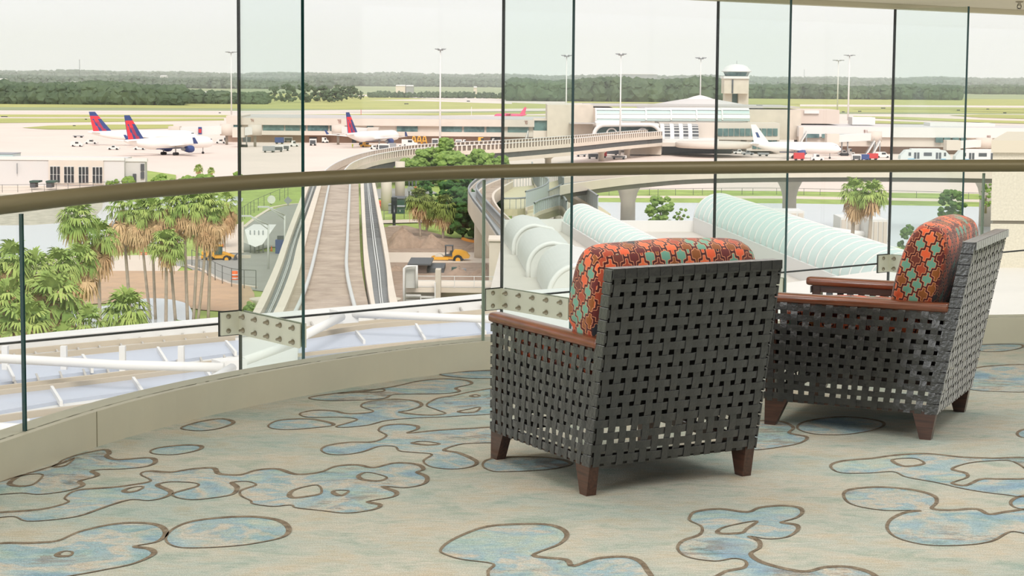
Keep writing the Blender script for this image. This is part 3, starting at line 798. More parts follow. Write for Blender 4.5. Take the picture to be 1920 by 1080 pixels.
def forest(name, label, m, x0, x1, ybase, ytop, n, depth=150, lift=0, var=.25, seed=1):
    rr = random.Random(seed); mb = MB()
    for i in range(int(n*1.9)):
        t = rr.random(); px = x0 + (x1-x0)*t
        g = G(px, ybase + .0079*(px-(x0+x1)/2)); Y = g.y + rr.random()**1.5*depth
        top = D(px, ytop + .0079*(px-(x0+x1)/2), g.y).z
        X = g.x/g.y*Y; h = (top-GZ)*(1 - var*rr.random() + .06*sin(px*.031+seed)+.05*sin(px*.011))
        rw = h*rr.uniform(.18,.40); hh = h*rr.uniform(.5,.62)
        mb.blob((X, Y, GZ+h-rw*.8), rw, rw, rw*.85, 1, .35, rnd=rr)
        mb.blob((X+rr.uniform(-.3,.3)*rw, Y-rw*.3, GZ+h*.38), rw*1.2, rw, h*.4, 1, .35, rnd=rr)
    return mb.build(name, m, kind='stuff', label=label, cat='trees')
forest('forest', 'dark tree belt beyond the runways at the left', M_forest, -60, 345, 196, 157, 420, 250, seed=2)
forest('forest', 'lower broken tree belt behind the left glass fin', M_forest, 330, 500, 195, 170, 200, 150, var=.5, seed=3)
forest('forest', 'dense wood behind the terminal hub and its vaulted roofs', M_forest, 960, 1350, 191, 148, 520, 300, var=.2, seed=4)
forest('forest', 'dark wood behind the paired light masts at the right', M_forest, 1330, 1800, 186, 158, 420, 250, var=.25, seed=5)
forest('forest', 'wood at the far right edge beyond the runways', M_forest, 1780, 1990, 177, 160, 120, 200, seed=6)
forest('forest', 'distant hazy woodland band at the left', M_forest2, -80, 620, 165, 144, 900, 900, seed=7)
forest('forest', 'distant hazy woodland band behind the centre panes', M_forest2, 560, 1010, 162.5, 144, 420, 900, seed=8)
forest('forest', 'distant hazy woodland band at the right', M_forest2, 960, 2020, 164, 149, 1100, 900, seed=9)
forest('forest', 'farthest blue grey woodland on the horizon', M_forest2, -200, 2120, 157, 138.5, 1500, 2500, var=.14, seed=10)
forest('hedgerow', 'low scrub line crossing the grass in front of the distant woods', M_forest, 690, 960, 184, 172, 160, 120, var=.6, seed=12)
def tree(name, label, base, top, wpx, m, n=26, grp=None, seed=1, lvl=1, trunk=True, Y=None, blob_=.30):
    """broadleaf tree: foliage and trunk"""
    rr = random.Random(seed); g = G(*base) if Y is None else D(base[0], base[1], Y)
    tz = D(top[0], top[1], g.y).z; s = g.y/F*wpx/2; h = tz-g.z
    t = thing(name, label, 'tree' if 'shrub' not in name else 'shrub', g, 0, grp)
    mb = MB()
    for i in range(n):
        a = rr.uniform(0, 2*pi); k = rr.random()**.5; zz = rr.uniform(.18, 1)
        wr = s*(1.0 - .55*abs(zz-.5)*2*.9)
        r = s*rr.uniform(blob_*.7, blob_*1.3)
        mb.blob((g.x+(top[0]-base[0])*g.y/F*zz+cos(a)*wr*k, g.y+sin(a)*wr*k, g.z+h*zz-r*.6), r, r, r*.8, lvl, .34, rnd=rr)
    mb.build('foliage', m, t)
    if trunk:
        mb = MB(); mb.tube([g, g+V((0,0,h*.55))], .02*h+.1, 6, r2=.01*h+.05); mb.build('trunk', M_bark, t)
    return t
NG = 'trees at the edge of the runway grass'
for i, (bx, by, ty, w) in enumerate([(515,190,160,26),(541,192,156,40),(572,192,155,42),(600,190,160,44),(622,192,166,34),(641,190,162,30),(660,185,160,30),(633,180,158,20),(676,187,170,14)]):
    lab = ['small tree seen through the left glass fin beside its right edge','tree with ragged crown just inside the right edge of the left glass fin','broad dark tree immediately right of the left glass fin','large dark tree at the middle of the runway-edge group','dark lower tree right of the middle of the runway-edge group','tree left of the lone airport tail sign','taller tree at the right end of the runway-edge group','thin pale tree behind the runway-edge group','small round bush at the right end of the runway-edge trees'][i]
    tree('runway_tree', lab, (bx,by), (bx,ty), w, M_forest, 40, NG, seed=20+i, blob_=.2)
# dense tree mass between guideway and ramp
DG = 'dense green trees beside the spiral ramp'
for i, (bx, by, ty, w, yy) in enumerate([(868,452,352,76,1),(905,452,372,80,1),(845,420,338,64,1),(880,405,328,70,1),(925,430,345,60,1),(910,400,325,80,1),(800,395,336,40,1)]):
    tree('leafy_tree', ['dark green tree right of the two cabbage palms','lowest dark tree against the foot of the curved ramp','tree standing directly behind the right cabbage palm','tall dark tree in the middle of the clump by the ramp','tree tucked under the left edge of the curved ramp','highest tree of the clump, below the handrail','small tree behind the left cabbage palms'][i], (bx,by), (bx,ty), w, M_treed, 90, DG, seed=40+i, lvl=1, blob_=.18)
BG = 'bright green trees above the handrail'
for i, (bx, by, ty, w) in enumerate([(770,350,298,40),(793,350,285,34),(812,350,280,30),(838,350,262,30),(845,352,286,46),(868,350,297,36),(895,350,282,32),(912,352,290,30),(940,352,296,30)]):
    tree('young_tree', ['leftmost low bright tree over the curved guideway','bright tree second from the left above the handrail','bright small tree left of the tall white mast','slender bright tree directly at the foot of the tall white mast','broad bright tree right of the tall white mast','low bright tree between the mast and the second window joint','bright tree with the tallest top between mast and window joint','bright tree just left of the second glass fin','bright tree seen through the left edge of the second glass fin'][i], (bx,by), (bx,ty-4), w*1.45, M_treeb, 110, BG, seed=60+i, lvl=1, blob_=.22)
tree('waterside_shrub', 'loose green shrub standing by the canal between the two glass vaults', (1238,425), (1238,368), 66, M_treeb, 60, None, 81, 1, Y=215, blob_=.16)
tree('waterside_shrub', 'small sprig of shrub right of the loose canal shrub', (1275,425), (1277,388), 34, M_treeb, 22, None, 82, 1, Y=215, blob_=.16)
tree('roof_shrub', 'green shrub on the terrace left of the far armchair cushion', (1700,500), (1700,420), 44, M_tree, 50, None, 83, 1, Y=150, blob_=.2)
tree('hazy_shrub', 'grey green rounded bush on the canal bank behind the last fin', (1785,412), (1783,356), 52, M_tree, 50, None, 84, 1, Y=300, blob_=.22)
tree('corner_shrub', 'bright green shrub beside the textured concrete wall', (1848,400), (1850,338), 26, M_treeb, 30, None, 85, 1, Y=280, blob_=.25)
tree('bank_shrub', 'low green shrub on the lower pond bank between palm trunks', (335,615), (335,600), 20, M_treeb, 14, None, 86, 1)
HG = 'low shrubs over the top of the handrail at the left'
for i, (bx, ty, w) in enumerate([(215,334,34),(245,330,44),(305,326,46),(350,330,40),(385,325,48),(445,322,34)]):
    tree('low_shrub', ['low green shrub below the windowed building, leftmost','low green shrub right under the windowed building','round green shrub left of the two small palms','low shrub between the round shrub and the small palms','yellowish shrub under the two small palms','yellow green shrub at the foot of the left window joint'][i], (bx,352), (bx,ty), w, M_treeb, 20, HG, seed=90+i)
for i, (x0_, y0_, w, yb_) in enumerate([(470,565,30,600),(490,572,40,610),(445,600,40,640),(425,588,40,620)]):
    tree('grass_clump', ['tall green growth at the left of the guideway foot','tall green growth touching the guideway foot','lush growth right of the palm trunks by the pond','lush growth nearest the left bracket'][i], (x0_,yb_), (x0_,y0_), w, M_treeb, 30, 'green growth by the guideway foot', seed=100+i, trunk=False, blob_=.3)

def palm_meshes(seed, r, green=26, dead=22, m=M_pgreen, skirt=.9):
    """returns MB of live crown and dead skirt around the origin, crown radius r"""
    rr = random.Random(seed); gm, dm = MB(), MB()
    def frond(mb, az, el, lp, rf, droop, nb=16):
        d = V((cos(az)*cos(el), sin(az)*cos(el), sin(el))); side = V((-sin(az), cos(az), 0)); up = d.cross(side)*-1
        if up.z < 0: up = -up
        p1 = d*lp*.5 + V((0,0,.06*lp)); p2 = d*lp - V((0,0,droop*lp*.25))
        mb.add([V((0,0,0))+side*.04, V((0,0,0))-side*.04, p1-side*.03, p1+side*.03, p2-side*.02, p2+side*.02], [(0,1,2,3),(3,2,4,5)])
        fd = (p2-p1).normalized(); fu = fd.cross(side)
        if fu.z < 0: fu = -fu
        for k in range(nb):
            a = (k/(nb-1)-.5)*radians(rr.uniform(170, 230)); dr = fd*cos(a) + side*sin(a)
            L_ = rf*(.72+.28*cos(a*.8))*rr.uniform(.85,1.1)
            ww = (side*cos(a) - fd*sin(a))*L_*.085
            mid = p2 + dr*L_*.6 + fu*.10*L_*rr.uniform(.5,1.4); tip = p2 + dr*L_ - V((0,0,L_*droop*rr.uniform(.35,.8)))
            mb.add([p2, mid+ww, mid-ww, tip+ww*.35, tip-ww*.35], [(0,2,1),(1,2,4,3)])
    for i in range(green):
        az = i*2.39996 + rr.uniform(-.2,.2); k = i/green
        el = radians(78 - 105*k + rr.uniform(-8,8))
        frond(gm, az, el, r*rr.uniform(.42,.58), r*rr.uniform(.46,.6), .35+.5*k)
    for i in range(dead):
        az = i*2.39996 + rr.uniform(-.3,.3); el = radians(rr.uniform(-85,-35))
        frond(dm, az, el, r*rr.uniform(.3,.75)*skirt, r*rr.uniform(.4,.62), 1.1, 10)
    return gm, dm
PV = {}
def palm_protos():
    for k, (seed, g, dd, m, sk) in enumerate([(1,28,18,M_pgreen,.8),(2,22,34,M_pgreen,1.15),(3,30,8,M_pgreen,.5),(4,30,14,M_pgreen2,.9),(5,16,40,M_pgreen,1.5)]):
        a, b = palm_meshes(seed, 1.0, g, dd, m, sk); out = []
        for q, mm, nm in ((a, m, 'green_fronds'), (b, M_pdead, 'dead_fronds')):
            me = bpy.data.meshes.new(nm); me.from_pydata(q.v, [], q.f); me.materials.append(mm); me.update(); out.append(me)
        PV[k] = out
palm_protos()
def palm(name, label, crown, base, rpx, kind, grp=None, Y=None, tr=.016):
    b = G(*base) if Y is None else D(base[0], base[1], Y)
    c = D(crown[0], crown[1], b.y); r = b.y/F*rpx; h = c.z-b.z
    t = thing(name, label, 'palm tree', b, 0, grp)
    mb = MB(); mid = (b*.5+c*.5) + V(((c.x-b.x)*.12, 0, 0)); q0, q1, q2 = b, mid, c
    pts = [q0*(1-k)**2 + q1*2*k*(1-k) + q2*k*k for k in [i/8 for i in range(9)]]
    rt = max(.16, r*.075); mb.tube(pts, [rt*(1.15-.3*i/8) for i in range(9)], 8); mb.build('trunk', M_ptrunk, t)
    for me, nm in zip(PV[kind], ('green_fronds', 'dead_fronds')):
        o = bpy.data.objects.new(nm, me); col.objects.link(o); o.parent = t; o.location = c-b; o.scale = (r, r, r*1.05); o.rotation_euler = (0, 0, R.uniform(0, 6.28))
    return t
PG = 'tall palms by the ponds'
for i, (c, b, r, k, lab) in enumerate([
    ((184,446),(188,628),44,1,'tall palm just right of the left guard joint, crown half green half dead'),
    ((144,412),(150,640),46,2,'palm with a full green crown right behind the left guard joint'),
    ((230,392),(246,600),40,4,'tall palm with a big brown skirt, first of the row right of the green crowns'),
    ((262,398),(283,606),34,4,'palm with a shaggy tan skirt, trunk leaning right'),
    ((284,395),(292,606),34,1,'palm whose trunk almost touches its right-hand twin'),
    ((314,390),(330,612),36,4,'palm with bare looping dead stalks above the short green palm'),
    ((345,384),(352,612),38,1,'palm with a green crown and a straight trunk left of the wheel loader'),
    ((373,382),(362,612),36,1,'palm with a trunk leaning left, left of the wheel loader'),
    ((390,400),(370,612),34,4,'palm with a dark brown skirt in front of the loader cab'),
    ((396,388),(390,610),36,4,'palm whose trunk crosses the rear wheel of the wheel loader'),
    ((424,380),(418,470),28,4,'palm crown at the right end of the row, against the fence'),
    ((312,462),(311,618),40,2,'short full green palm with a trunk among the tall trunks'),
    ((238,588),(240,655),56,2,'low yellow green palm with spreading fronds at the pond'),
    ((24,492),(40,760),52,1,'big green palm crown at the left edge of the view'),
    ((66,512),(80,760),50,4,'green palm with hanging straw coloured fronds at the left'),
    ((100,565),(100,770),72,1,'palm with a heavy dead skirt left of the guard joint'),
    ((10,575),(10,790),66,1,'palm filling the left edge below the first crowns'),
    ((50,610),(55,800),64,4,'lowest palm with long tan hanging fronds at the left edge'),
    ((150,490),(160,700),44,1,'green palm crown crossing the left guard joint'),
    ((168,610),(165,780),44,4,'low green palm right of the left guard joint, above the white roof'),
    ((112,500),(118,740),44,2,'green palm crown left of the left guard joint'),
    ((118,650),(125,830),50,4,'dark green low palm next to the white roof edge')]):
    palm('fan_palm', lab, c, b, r, k, PG)
for i, (c, b, r, k, lab) in enumerate([((785,374),(789,450),28,3,'left cabbage palm of the group above the soil heap'),((803,388),(799,440),26,3,'middle cabbage palm with a straight pale trunk'),((833,388),(830,453),30,3,'right cabbage palm of the group above the soil heap')]):
    palm('cabbage_palm', lab, c, b, r, k, 'cabbage palms above the soil heap')
for i, (c, b, r, k, lab) in enumerate([((372,316),(372,336),10,2,'left one of the two small palms on the apron edge'),((396,320),(396,337),8,2,'right one of the two small palms on the apron edge')]):
    palm('small_palm', lab, c, b, r, k, 'small palms on the apron edge')
palm('terrace_palm', 'green topped palm with tan skirt on the terrace, left of the pair', (1603,360), (1597,466), 33, 1, 'pair of palms on the terrace', Y=160)
palm('terrace_palm', 'palm with a thick rough trunk on the terrace, right of the pair', (1636,364), (1627,480), 32, 0, 'pair of palms on the terrace', Y=158)
# ================================================================== airport buildings
def bx(mb, x0, y0, x1, y1, Y, dep, m=None):
    xm, ym = (x0+x1)/2, (y0+y1)/2
    a = D(x0, ym, Y).x; b = D(x1, ym, Y).x; t = D(xm, y0, Y).z; u = D(xm, y1, Y).z
    return mb.box(a, Y, u, b, Y+dep, t, m)
def part(parent, name, m, boxes, **k):
    mb = MB()
    for b in boxes: bx(mb, *b)
    return mb.build(name, m, parent, **k)
def bld(name, label, x, y, Y=None, cat='building', group=None):
    p = G(x, y) if Y is None else D(x, y, Y); p = V((p.x, p.y, GZ)); return thing(name, label, cat, p, 0, group), p.y
def yr(x, xr): return .0079*(x-xr)     # roll of the picture between two columns
def number(txt, px, py, Y, hpx, m, parent, off=.3):
    # drawn digits, each stroke a small block, one mesh per number
    SEG = {'7': 'abc', '3': 'abcdg', '4': 'fgbc', '0': 'abcdef', '9': 'abcdfg', '1': 'bc'}
    P = {'a': (0,1,1,1), 'b': (1,.5,1,1), 'c': (1,0,1,.5), 'd': (0,0,1,0), 'e': (0,0,0,.5), 'f': (0,.5,0,1), 'g': (0,.5,1,.5)}
    s = Y/F; w, h, st = hpx*s*.42, hpx*s, hpx*s*.13; c = D(px, py, Y-off); m_ = MB()
    for i, ch in enumerate(txt):
        ox = c.x + (i-len(txt)/2)*(w*1.6) + w*.3
        for k in SEG[ch]:
            x0, z0, x1, z1 = P[k]; m_.box(ox+x0*w-st/2, c.y, c.z-h/2+z0*h-st/2, ox+x1*w+st/2, c.y+.1, c.z-h/2+z1*h+st/2)
    o = m_.build('gate_number', m, parent)
    return o
M_num = mat('gate_number_red_brown', (168,112,100), .7)
# long terminal pier at the left
t, Y = bld('terminal_pier', 'long low white airport pier with window bands behind the parked aircraft', 730, 268)
Yp = 820
part(t, 'roof', mat('pier_roof_gravel', (196,190,186), .9, var=.06, scale=.1), [(424,222,1032,224,Yp+1,66)])
part(t, 'fascia', M_beige, [(424,223,1032,236,Yp,5)])
part(t, 'lower_fascia', M_beige, [(470,247,1032,255,Yp,5)])
part(t, 'ground_floor_wall', M_brown, [(424,254,1032,269,Yp+4,40)])
part(t, 'upper_wall', M_beige, [(424,235,1032,248,Yp+2,60)])
for a, b in ((478,489),(493,532),(535,562),(565,573),(577,615),(619,633),(688,700),(744,783),(828,866),(870,908),(912,944),(952,991),(1000,1028)):
    dy = yr((a+b)/2, 730); part(t, 'window', M_dglass, [(a,235.5+dy,b,246.5+dy,Yp+1.4,1)])
for a, b in ((580,594),(660,668),(455,470),(920,938)): part(t, 'door_bay', M_dgrey, [(a,257,b,268,Yp+3.6,1)])
number('73', 636, 227.5, Yp, 5.5, M_num, t); number('74', 472.5, 226, Yp, 5, M_num, t); number('70', 986, 229.5, Yp, 5, M_num, t)
part(t, 'end_block', M_beige, [(424,217,452,234,Yp-2,30)])
part(t, 'end_glazing', M_dglass, [(433,234,452,242,Yp-1.5,2)])
# jet bridges
def bridge(lab, x0, y0, x1, y1, Y, cabw=10, sign=False):
    t, _ = bld('jet_bridge', lab, (x0+x1)/2, y1, Y, 'jet bridge', 'passenger boarding bridges')
    a, b = D(x0, (y0+y1)/2-2, Y), D(x1, (y0+y1)/2+2, Y-6); h = (y1-y0)*Y/F
    m_ = MB(); m_.beam(a, b, 3, h*.85); m_.build('tunnel', M_white, t)
    m_ = MB(); e = b if abs(x1-x0) > 1 else a; m_.cbox(e, 5, 5, h*1.15); m_.build('cab', M_beige, t)
    m_ = MB(); m_.lathe([(3,-h*.6),(3,h*.6)], 12, a); m_.build('rotunda', M_beige, t)
    m_ = MB(); p = a*.3+b*.7; m_.tube([p+V((-1.2,0,0)), V((p.x-1.2,p.y,GZ+.8))], .3, 6); m_.build('lift_column', M_grey, t)
    m_ = MB(); m_.tube([p+V((1.2,0,0)), V((p.x+1.2,p.y,GZ+.8))], .3, 6); m_.build('lift_column', M_grey, t)
    m_ = MB(); m_.tube([V((p.x-1.6,p.y,GZ+.6)), V((p.x+1.6,p.y,GZ+.6))], .6, 10); m_.build('bogie', M_black, t)
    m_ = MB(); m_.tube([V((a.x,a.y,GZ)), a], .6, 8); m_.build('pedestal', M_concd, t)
    if sign:
        m_ = MB(); q = D(375, 245, Y-7); m_.box(q.x-.8, q.y, q.z-1.6, q.x+.8, q.y+.3, q.z+1.6); m_.build('sign_panel', M_blue, t)
        m_ = MB(); m_.box(q.x-.6, q.y-.1, q.z-1.0, q.x+.6, q.y, q.z+.8); m_.build('sign_panel', M_red, t)
    return t
bridge('white boarding bridge serving the two parked jets at the left', 425, 236, 328, 254, 790, sign=True)
bridge('boarding bridge with pale cab at the left window joint', 478, 238, 448, 254, 770)
bridge('boarding bridge behind the tail of the middle jet', 634, 238, 700, 252, 800)
bridge('boarding bridge leading to the nose of the white jet', 1640, 250, 1560, 266, 730)
bridge('boarding bridge behind the two shuttle trains', 1845, 262, 1785, 278, 640)
# stair tower
def stair(lab, x0, y0, x1, y1, Y):
    t, _ = bld('boarding_stair', lab, x0, y1, Y, 'stairs', 'boarding stairs by the piers')
    a, b = D(x0, y1, Y), D(x1, y0, Y); a.z = GZ
    m_ = MB(); m_.beam(a, b, 1.6, .5); m_.build('flight', M_white, t)
    for o in (-.8, .8):
        m_ = MB(); m_.beam(a+V((0,o,1)), b+V((0,o,1)), .1, .1); m_.build('handrail', M_grey, t)
    m_ = MB(); m_.tube([V((b.x,b.y,GZ)), b], .25, 6); m_.build('post', M_grey, t)
stair('white boarding stair left of the white jet', 1488, 250, 1512, 272, 740); stair('white boarding stair under the right pier, left one', 1622, 264, 1640, 283, 720); stair('white boarding stair under the right pier, right one', 1634, 264, 1650, 284, 718)
stair('steep stair at the pier end beside the concrete block', 982, 245, 990, 262, 800)
# control / service blocks
t, Yh = bld('terminal_hub', 'airport terminal hub with white glazed vaults and beige blocks', 1250, 291, 735)
part(t, 'concrete_block', M_conc, [(1026,197,1112,262,Yh+14,40)])
part(t, 'link_glazing', M_dglass, [(1002,225,1026,245,Yh+18,6)]); part(t, 'link_wall', M_beige, [(1000,222,1026,226,Yh+17,8),(1000,245,1026,266,Yh+17,8)])
part(t, 'beige_block', mat('hub_block_beige', (206,190,176), .9, var=.05, scale=.2), [(1074,202,1150,250,Yh+24,40)])
part(t, 'rear_block', M_conc, [(1402,206,1502,262,Yh+16,40)]); part(t, 'stepped_block', mat('hub_block_pink', (212,196,184), .9), [(1488,206,1574,232,Yh+30,30)])
part(t, 'panel', M_white, [(1508,207,1536,213,Yh+29,1)])
part(t, 'roof_deck', mat('hub_roof_grey', (188,182,176), .9, var=.06, scale=.1), [(1068,231,1232,233,Yh+6,16),(1102,199,1500,201,Yh+26,60)])
part(t, 'office_block', M_beige, [(1236,230,1462,262,Yh+2,24)])
part(t, 'office_lower', M_beige, [(1400,262,1462,283,Yh+3,20)])
for k in range(11): part(t, 'window', M_dglass, [(1346+k*10.3,241,1355+k*10.3,255,Yh+1.6,1)])
for k in range(5): part(t, 'window', M_dglass, [(1411+k*9.4,262.5,1419+k*9.4,279,Yh+2.6,1)])
# glazed vault row: five bays of a rounded eaves vault
def vault_row(t, xs, ytop, ybot, Y, name='vault_bay', ribm=M_white, glm=M_lglass, rpx=1.6, depth=1.0, louv=0):
    for i in range(len(xs)-1):
        a = D(xs[i], ybot, Y); b = D(xs[i+1], ybot, Y); zt = D((xs[i]+xs[i+1])/2, ytop, Y).z; z0 = a.z; h = zt-z0
        prof = [((1-cos(k*pi/2/8))*h*depth, sin(k*pi/2/8)*h) for k in range(9)]
        def strip(x0, x1, off):
            vs = []; m_ = MB()
            for (dy, dz) in prof: vs += [(x0, a.y+dy-off, z0+dz+off*.4), (x1, a.y+dy-off, z0+dz+off*.4)]
            k0 = len(vs)
            for (dy, dz) in prof: vs += [(x0, a.y+dy+.6-off, z0+dz-.3), (x1, a.y+dy+.6-off, z0+dz-.3)]
            n = len(prof)
            fs = [(2*k, 2*k+1, 2*k+3, 2*k+2) for k in range(n-1)] + [(k0+2*k, k0+2*k+2, k0+2*k+3, k0+2*k+1) for k in range(n-1)]
            fs += [(2*k, 2*k+2, k0+2*k+2, k0+2*k) for k in range(n-1)] + [(2*k+1, k0+2*k+1, k0+2*k+3, 2*k+3) for k in range(n-1)]
            return m_.add(vs, fs)
        bay = strip(a.x, b.x, 0).build(name, glm, t)
        rw = rpx*Y/F
        m_ = strip(a.x-rw/2, a.x+rw, .5)
        q0, q1, q2 = prof[3], prof[1], prof[6]
        m_.build('rib', ribm, bay)
        for q in ([prof[1], prof[3]] if not louv else []):
            m2 = MB(); m2.beam((a.x, a.y+q[0]-.2, z0+q[1]), (b.x, a.y+q[0]-.2, z0+q[1]), .3, .3); m2.build('glazing_bar', ribm, bay)
        if not louv:
            m2 = MB(); pr = prof[5:]; vs = []
            for (dy, dz) in pr: vs += [(a.x, a.y+dy-.3, z0+dz+.15), (b.x, a.y+dy-.3, z0+dz+.15)]
            m2.add(vs, [(2*k, 2*k+1, 2*k+3, 2*k+2) for k in range(len(pr)-1)]); m2.build('roof_sheet', ribm, bay)
        for l in range(louv):
            an = (l+.7)/(louv+.6)*pi/2; dy, dz = (1-cos(an))*h*depth, sin(an)*h
            m2 = MB(); m2.beam((a.x, a.y+dy-.25, z0+dz), (b.x, a.y+dy-.25, z0+dz), .35, .35); m2.build('louvre', ribm, bay)
vault_row(t, [1117,1164,1211,1258,1306,1354,1406], 203.5, 226, Yh+6)
vault_row(t, [1241,1259,1276,1293,1310], 233, 262, Yh-6, 'louvre_bay', louv=6, rpx=5, glm=M_dgrey)
part(t, 'vault_plinth', M_white, [(1116,226,1166,231,Yh+5,3)])
# station mouth
m_ = MB(); x0, x1, yb_, yt_ = 1112, 1240, 266, 232; YY = Yh-4
def arch_path(x0, x1, yb_, yt_, rad, Y, n=7):
    pts = [(x0, yb_)] + [(x0+rad-rad*cos(k*pi/2/n), yt_+rad-rad*sin(k*pi/2/n)) for k in range(n+1)] + [(x1-rad+rad*sin(k*pi/2/n), yt_+rad-rad*cos(k*pi/2/n)) for k in range(n+1)] + [(x1, yb_)]
    return [D(a, b, Y) for a, b in pts]
m_.tube(arch_path(1114, 1238, 266, 234, 20, YY), .95, 6); m_.build('station_arch', M_white, t)
part(t, 'station_glazing', M_dglass, [(1118,237,1234,266,YY+4,1)]); part(t, 'canopy_edge', M_white, [(1118,231.5,1236,236.5,YY-.5,12)])
for c_ in (1147, 1205):
    m_ = MB(); m_.tube(arch_path(c_-9, c_+9, 266, 241, 8.5, YY+1.5), .35, 6); m_.build('platform_arch', M_white, t)
part(t, 'guideway_abutment', M_conc, [(1175,263,1240,290,YY-18,16)])
part(t, 'canopy_roof', M_white, [(1240,261,1348,270,YY-14,30)]); part(t, 'canopy_fascia', M_beige, [(1240,268,1348,275,YY-16,4)])
part(t, 'shadowed_bays', M_blkglass, [(1242,275,1372,288,YY-9,4)])  # flat black band below the canopy
m_ = MB()
for k in range(10): an = radians(-90+k*10)
# low round canopy in front of the offices
c_ = D(1338, 268, Yh-26); m_.lathe([(14.4,-1.9),(15.2,-1.6),(15.4,0),(14.8,.4),(0,.9)], 32, c_); m_.build('round_canopy', M_beige, t)
part(t, 'roof_plant', M_dgrey, [(1420,197,1430,201,Yh+60,4),(1442,198,1452,201,Yh+60,4)])
# rotunda cone
t, Yc = bld('rotunda_roof', 'wide shallow cone roof with a small white cap behind the vaults', 1312, 240, 860)
c_ = D(1312, 203, 860); s = 860/F
m_ = MB(); m_.lathe([(118*s,0),(118*s,.5),(30*s,(203-186)*s),(28*s,(203-185.5)*s)], 40, c_); m_.build('cone_roof', mat('rotunda_roof_grey', (206,200,196), .8), t)
m_ = MB(); m_.lathe([(26*s,(203-187)*s),(24*s,(203-185)*s),(12*s,(203-181)*s),(.4,(203-178.5)*s)], 24, c_); m_.build('cap', M_white, t)
m_ = MB(); m_.lathe([(110*s,GZ-c_.z),(110*s,0)], 40, c_); m_.build('drum', M_conc, t)
# control tower
t, Yt = bld('control_tower', 'square airport control tower with a white domed cap', 1381, 240, 980)
part(t, 'shaft', M_conc, [(1359,175,1372,240,985,10),(1384,175,1403,240,985,10)]); part(t, 'shaft_core', M_dglass, [(1371,176,1385,240,990,4)])
part(t, 'office_box', M_conc, [(1358,147.5,1404,175.5,980,14)]); part(t, 'gallery', M_white, [(1357,143,1405,147.5,979,16)])
part(t, 'shadow_slot', M_dgrey, [(1372,149,1375,175,979.6,1)])  # dark grey strip down the box face
c_ = D(1381, 143, 988); s = 988/F
m_ = MB(); m_.lathe([(21*s,0),(25*s,8*s)], 8, c_, smooth=False); m_.build('cab_glazing', M_dglass, t)
m_ = MB(); m_.lathe([(26*s,8*s),(29.5*s,9*s),(27*s,10*s),(25*s,13*s),(20*s,18*s),(12*s,21.5*s),(2*s,23*s)], 24, c_); m_.build('dome_cap', M_white, t)
m_ = MB(); m_.tube([c_+V((0,0,22*s)), c_+V((0,0,29*s))], .12, 6); m_.build('antenna', M_grey, t)
# right pier
t, Yq = bld('terminal_pier', 'low white airport pier at the right behind the white jet and shuttle trains', 1680, 290, 745)
Yq = 745; xr = 1700
part(t, 'roof', mat('right_pier_roof', (206,200,198), .9), [(1498,239,2100,240.5,Yq+1,45)])
part(t, 'fascia', M_white, [(1497,239.5,2100,258.5,Yq,4)])
part(t, 'upper_wall', M_beige, [(1510,258,2100,276,Yq+1.5,30)]); part(t, 'ground_floor_wall', M_brown, [(1560,275,2100,291,Yq+6,26)])
part(t, 'end_column', M_beige, [(1498,238,1506,268,Yq-.5,4)])
for a, b in ((1508,1536),(1541,1570),(1574,1596),(1628,1640),(1755,1768),(1770,1782),(1786,1798),(1802,1812)):
    dy = yr((a+b)/2, xr); part(t, 'window', M_dglass, [(a,251.5+dy+(1 if a<1600 else 6),b,259+dy+(1 if a<1600 else 8),Yq-.4,2)])
part(t, 'roof_block', M_white, [(1598,220,1641,234,Yq+20,10),(1744,231,1866,240,Yq+20,12)])
number('91', 1623, 246.5, Yq, 5, M_num, t); number('93', 1854, 257, Yq, 5, M_num, t)
# windowed building at the lower left
Yw = G(150, 352).y
t, _ = bld('service_building', 'pale grey two storey service building with four black window groups', 120, 350, Yw)
m_ = MB(); bx(m_, -260, 295, 233, 356, Yw, 10); m_.build('walls', mat('service_building_grey', (212,208,206), .85), t)
part(t, 'side_wing', mat('service_wing_grey', (206,202,198), .85), [(232,302,272,356,Yw+2,3)])
part(t, 'parapet', M_white, [(-260,293.5,233,299.5,Yw-.3,1),(232,297,276,303,Yw+1.7,1)])
part(t, 'centre_panel', M_beige, [(91,300.8,194,346,Yw-.35,1)])
part(t, 'downpipe', M_grey, [(31,306,32.2,326,Yw-.7,.4)])
for k, x in enumerate((94, 120.2, 147.5, 173.5)):
    f_ = part(t, 'window_frame', M_white, [(x-.4,311.5+k*.4,x+18.6,343+k*.4,Yw-.5,.5)])
    for i in range(3):
        for j in range(2): part(f_, 'pane', M_blkglass, [(x+.2+i*6.5,312.5+j*15.4+k*.4,x+4.9+i*6.5,326.5+j*15.4+k*.4,Yw-.7,.4)])
part(t, 'side_window', M_dgrey, [(263.5,307.5,270,320.5,Yw+1.5,.6)]); part(t, 'side_window', M_dgrey, [(263.5,323,270,335,Yw+1.5,.6)])
part(t, 'side_door', M_dgrey, [(249,326,255,345,Yw+1.5,.6)])
t2 = thing('roof_unit', 'glassy grey box unit on the service building roof at the left edge', 'roof unit', D(8, 296, Yw+6)); part(t2, 'housing', M_lglass, [(-20,289,24,296,Yw+6,8)]); part(t2, 'lid', M_grey, [(-20,288,24,289.3,Yw+5.8,8.4)])
for i, (x, y) in enumerate(((63,346),(93.5,346))):
    q = D(x, y, Yw-16)
    t2 = thing('refuse_container', ['left green-lidded container by the service building','right green-lidded container by the service building'][i], 'container', (q.x, q.y, GZ), 0, 'green-lidded containers')
    part(t2, 'bin', M_dgrey, [(x-7,341,x+3,352,Yw-16,3)]); part(t2, 'lid', M_dgreen, [(x-8,339.2,x+9,342.5,Yw-16.3,4)])
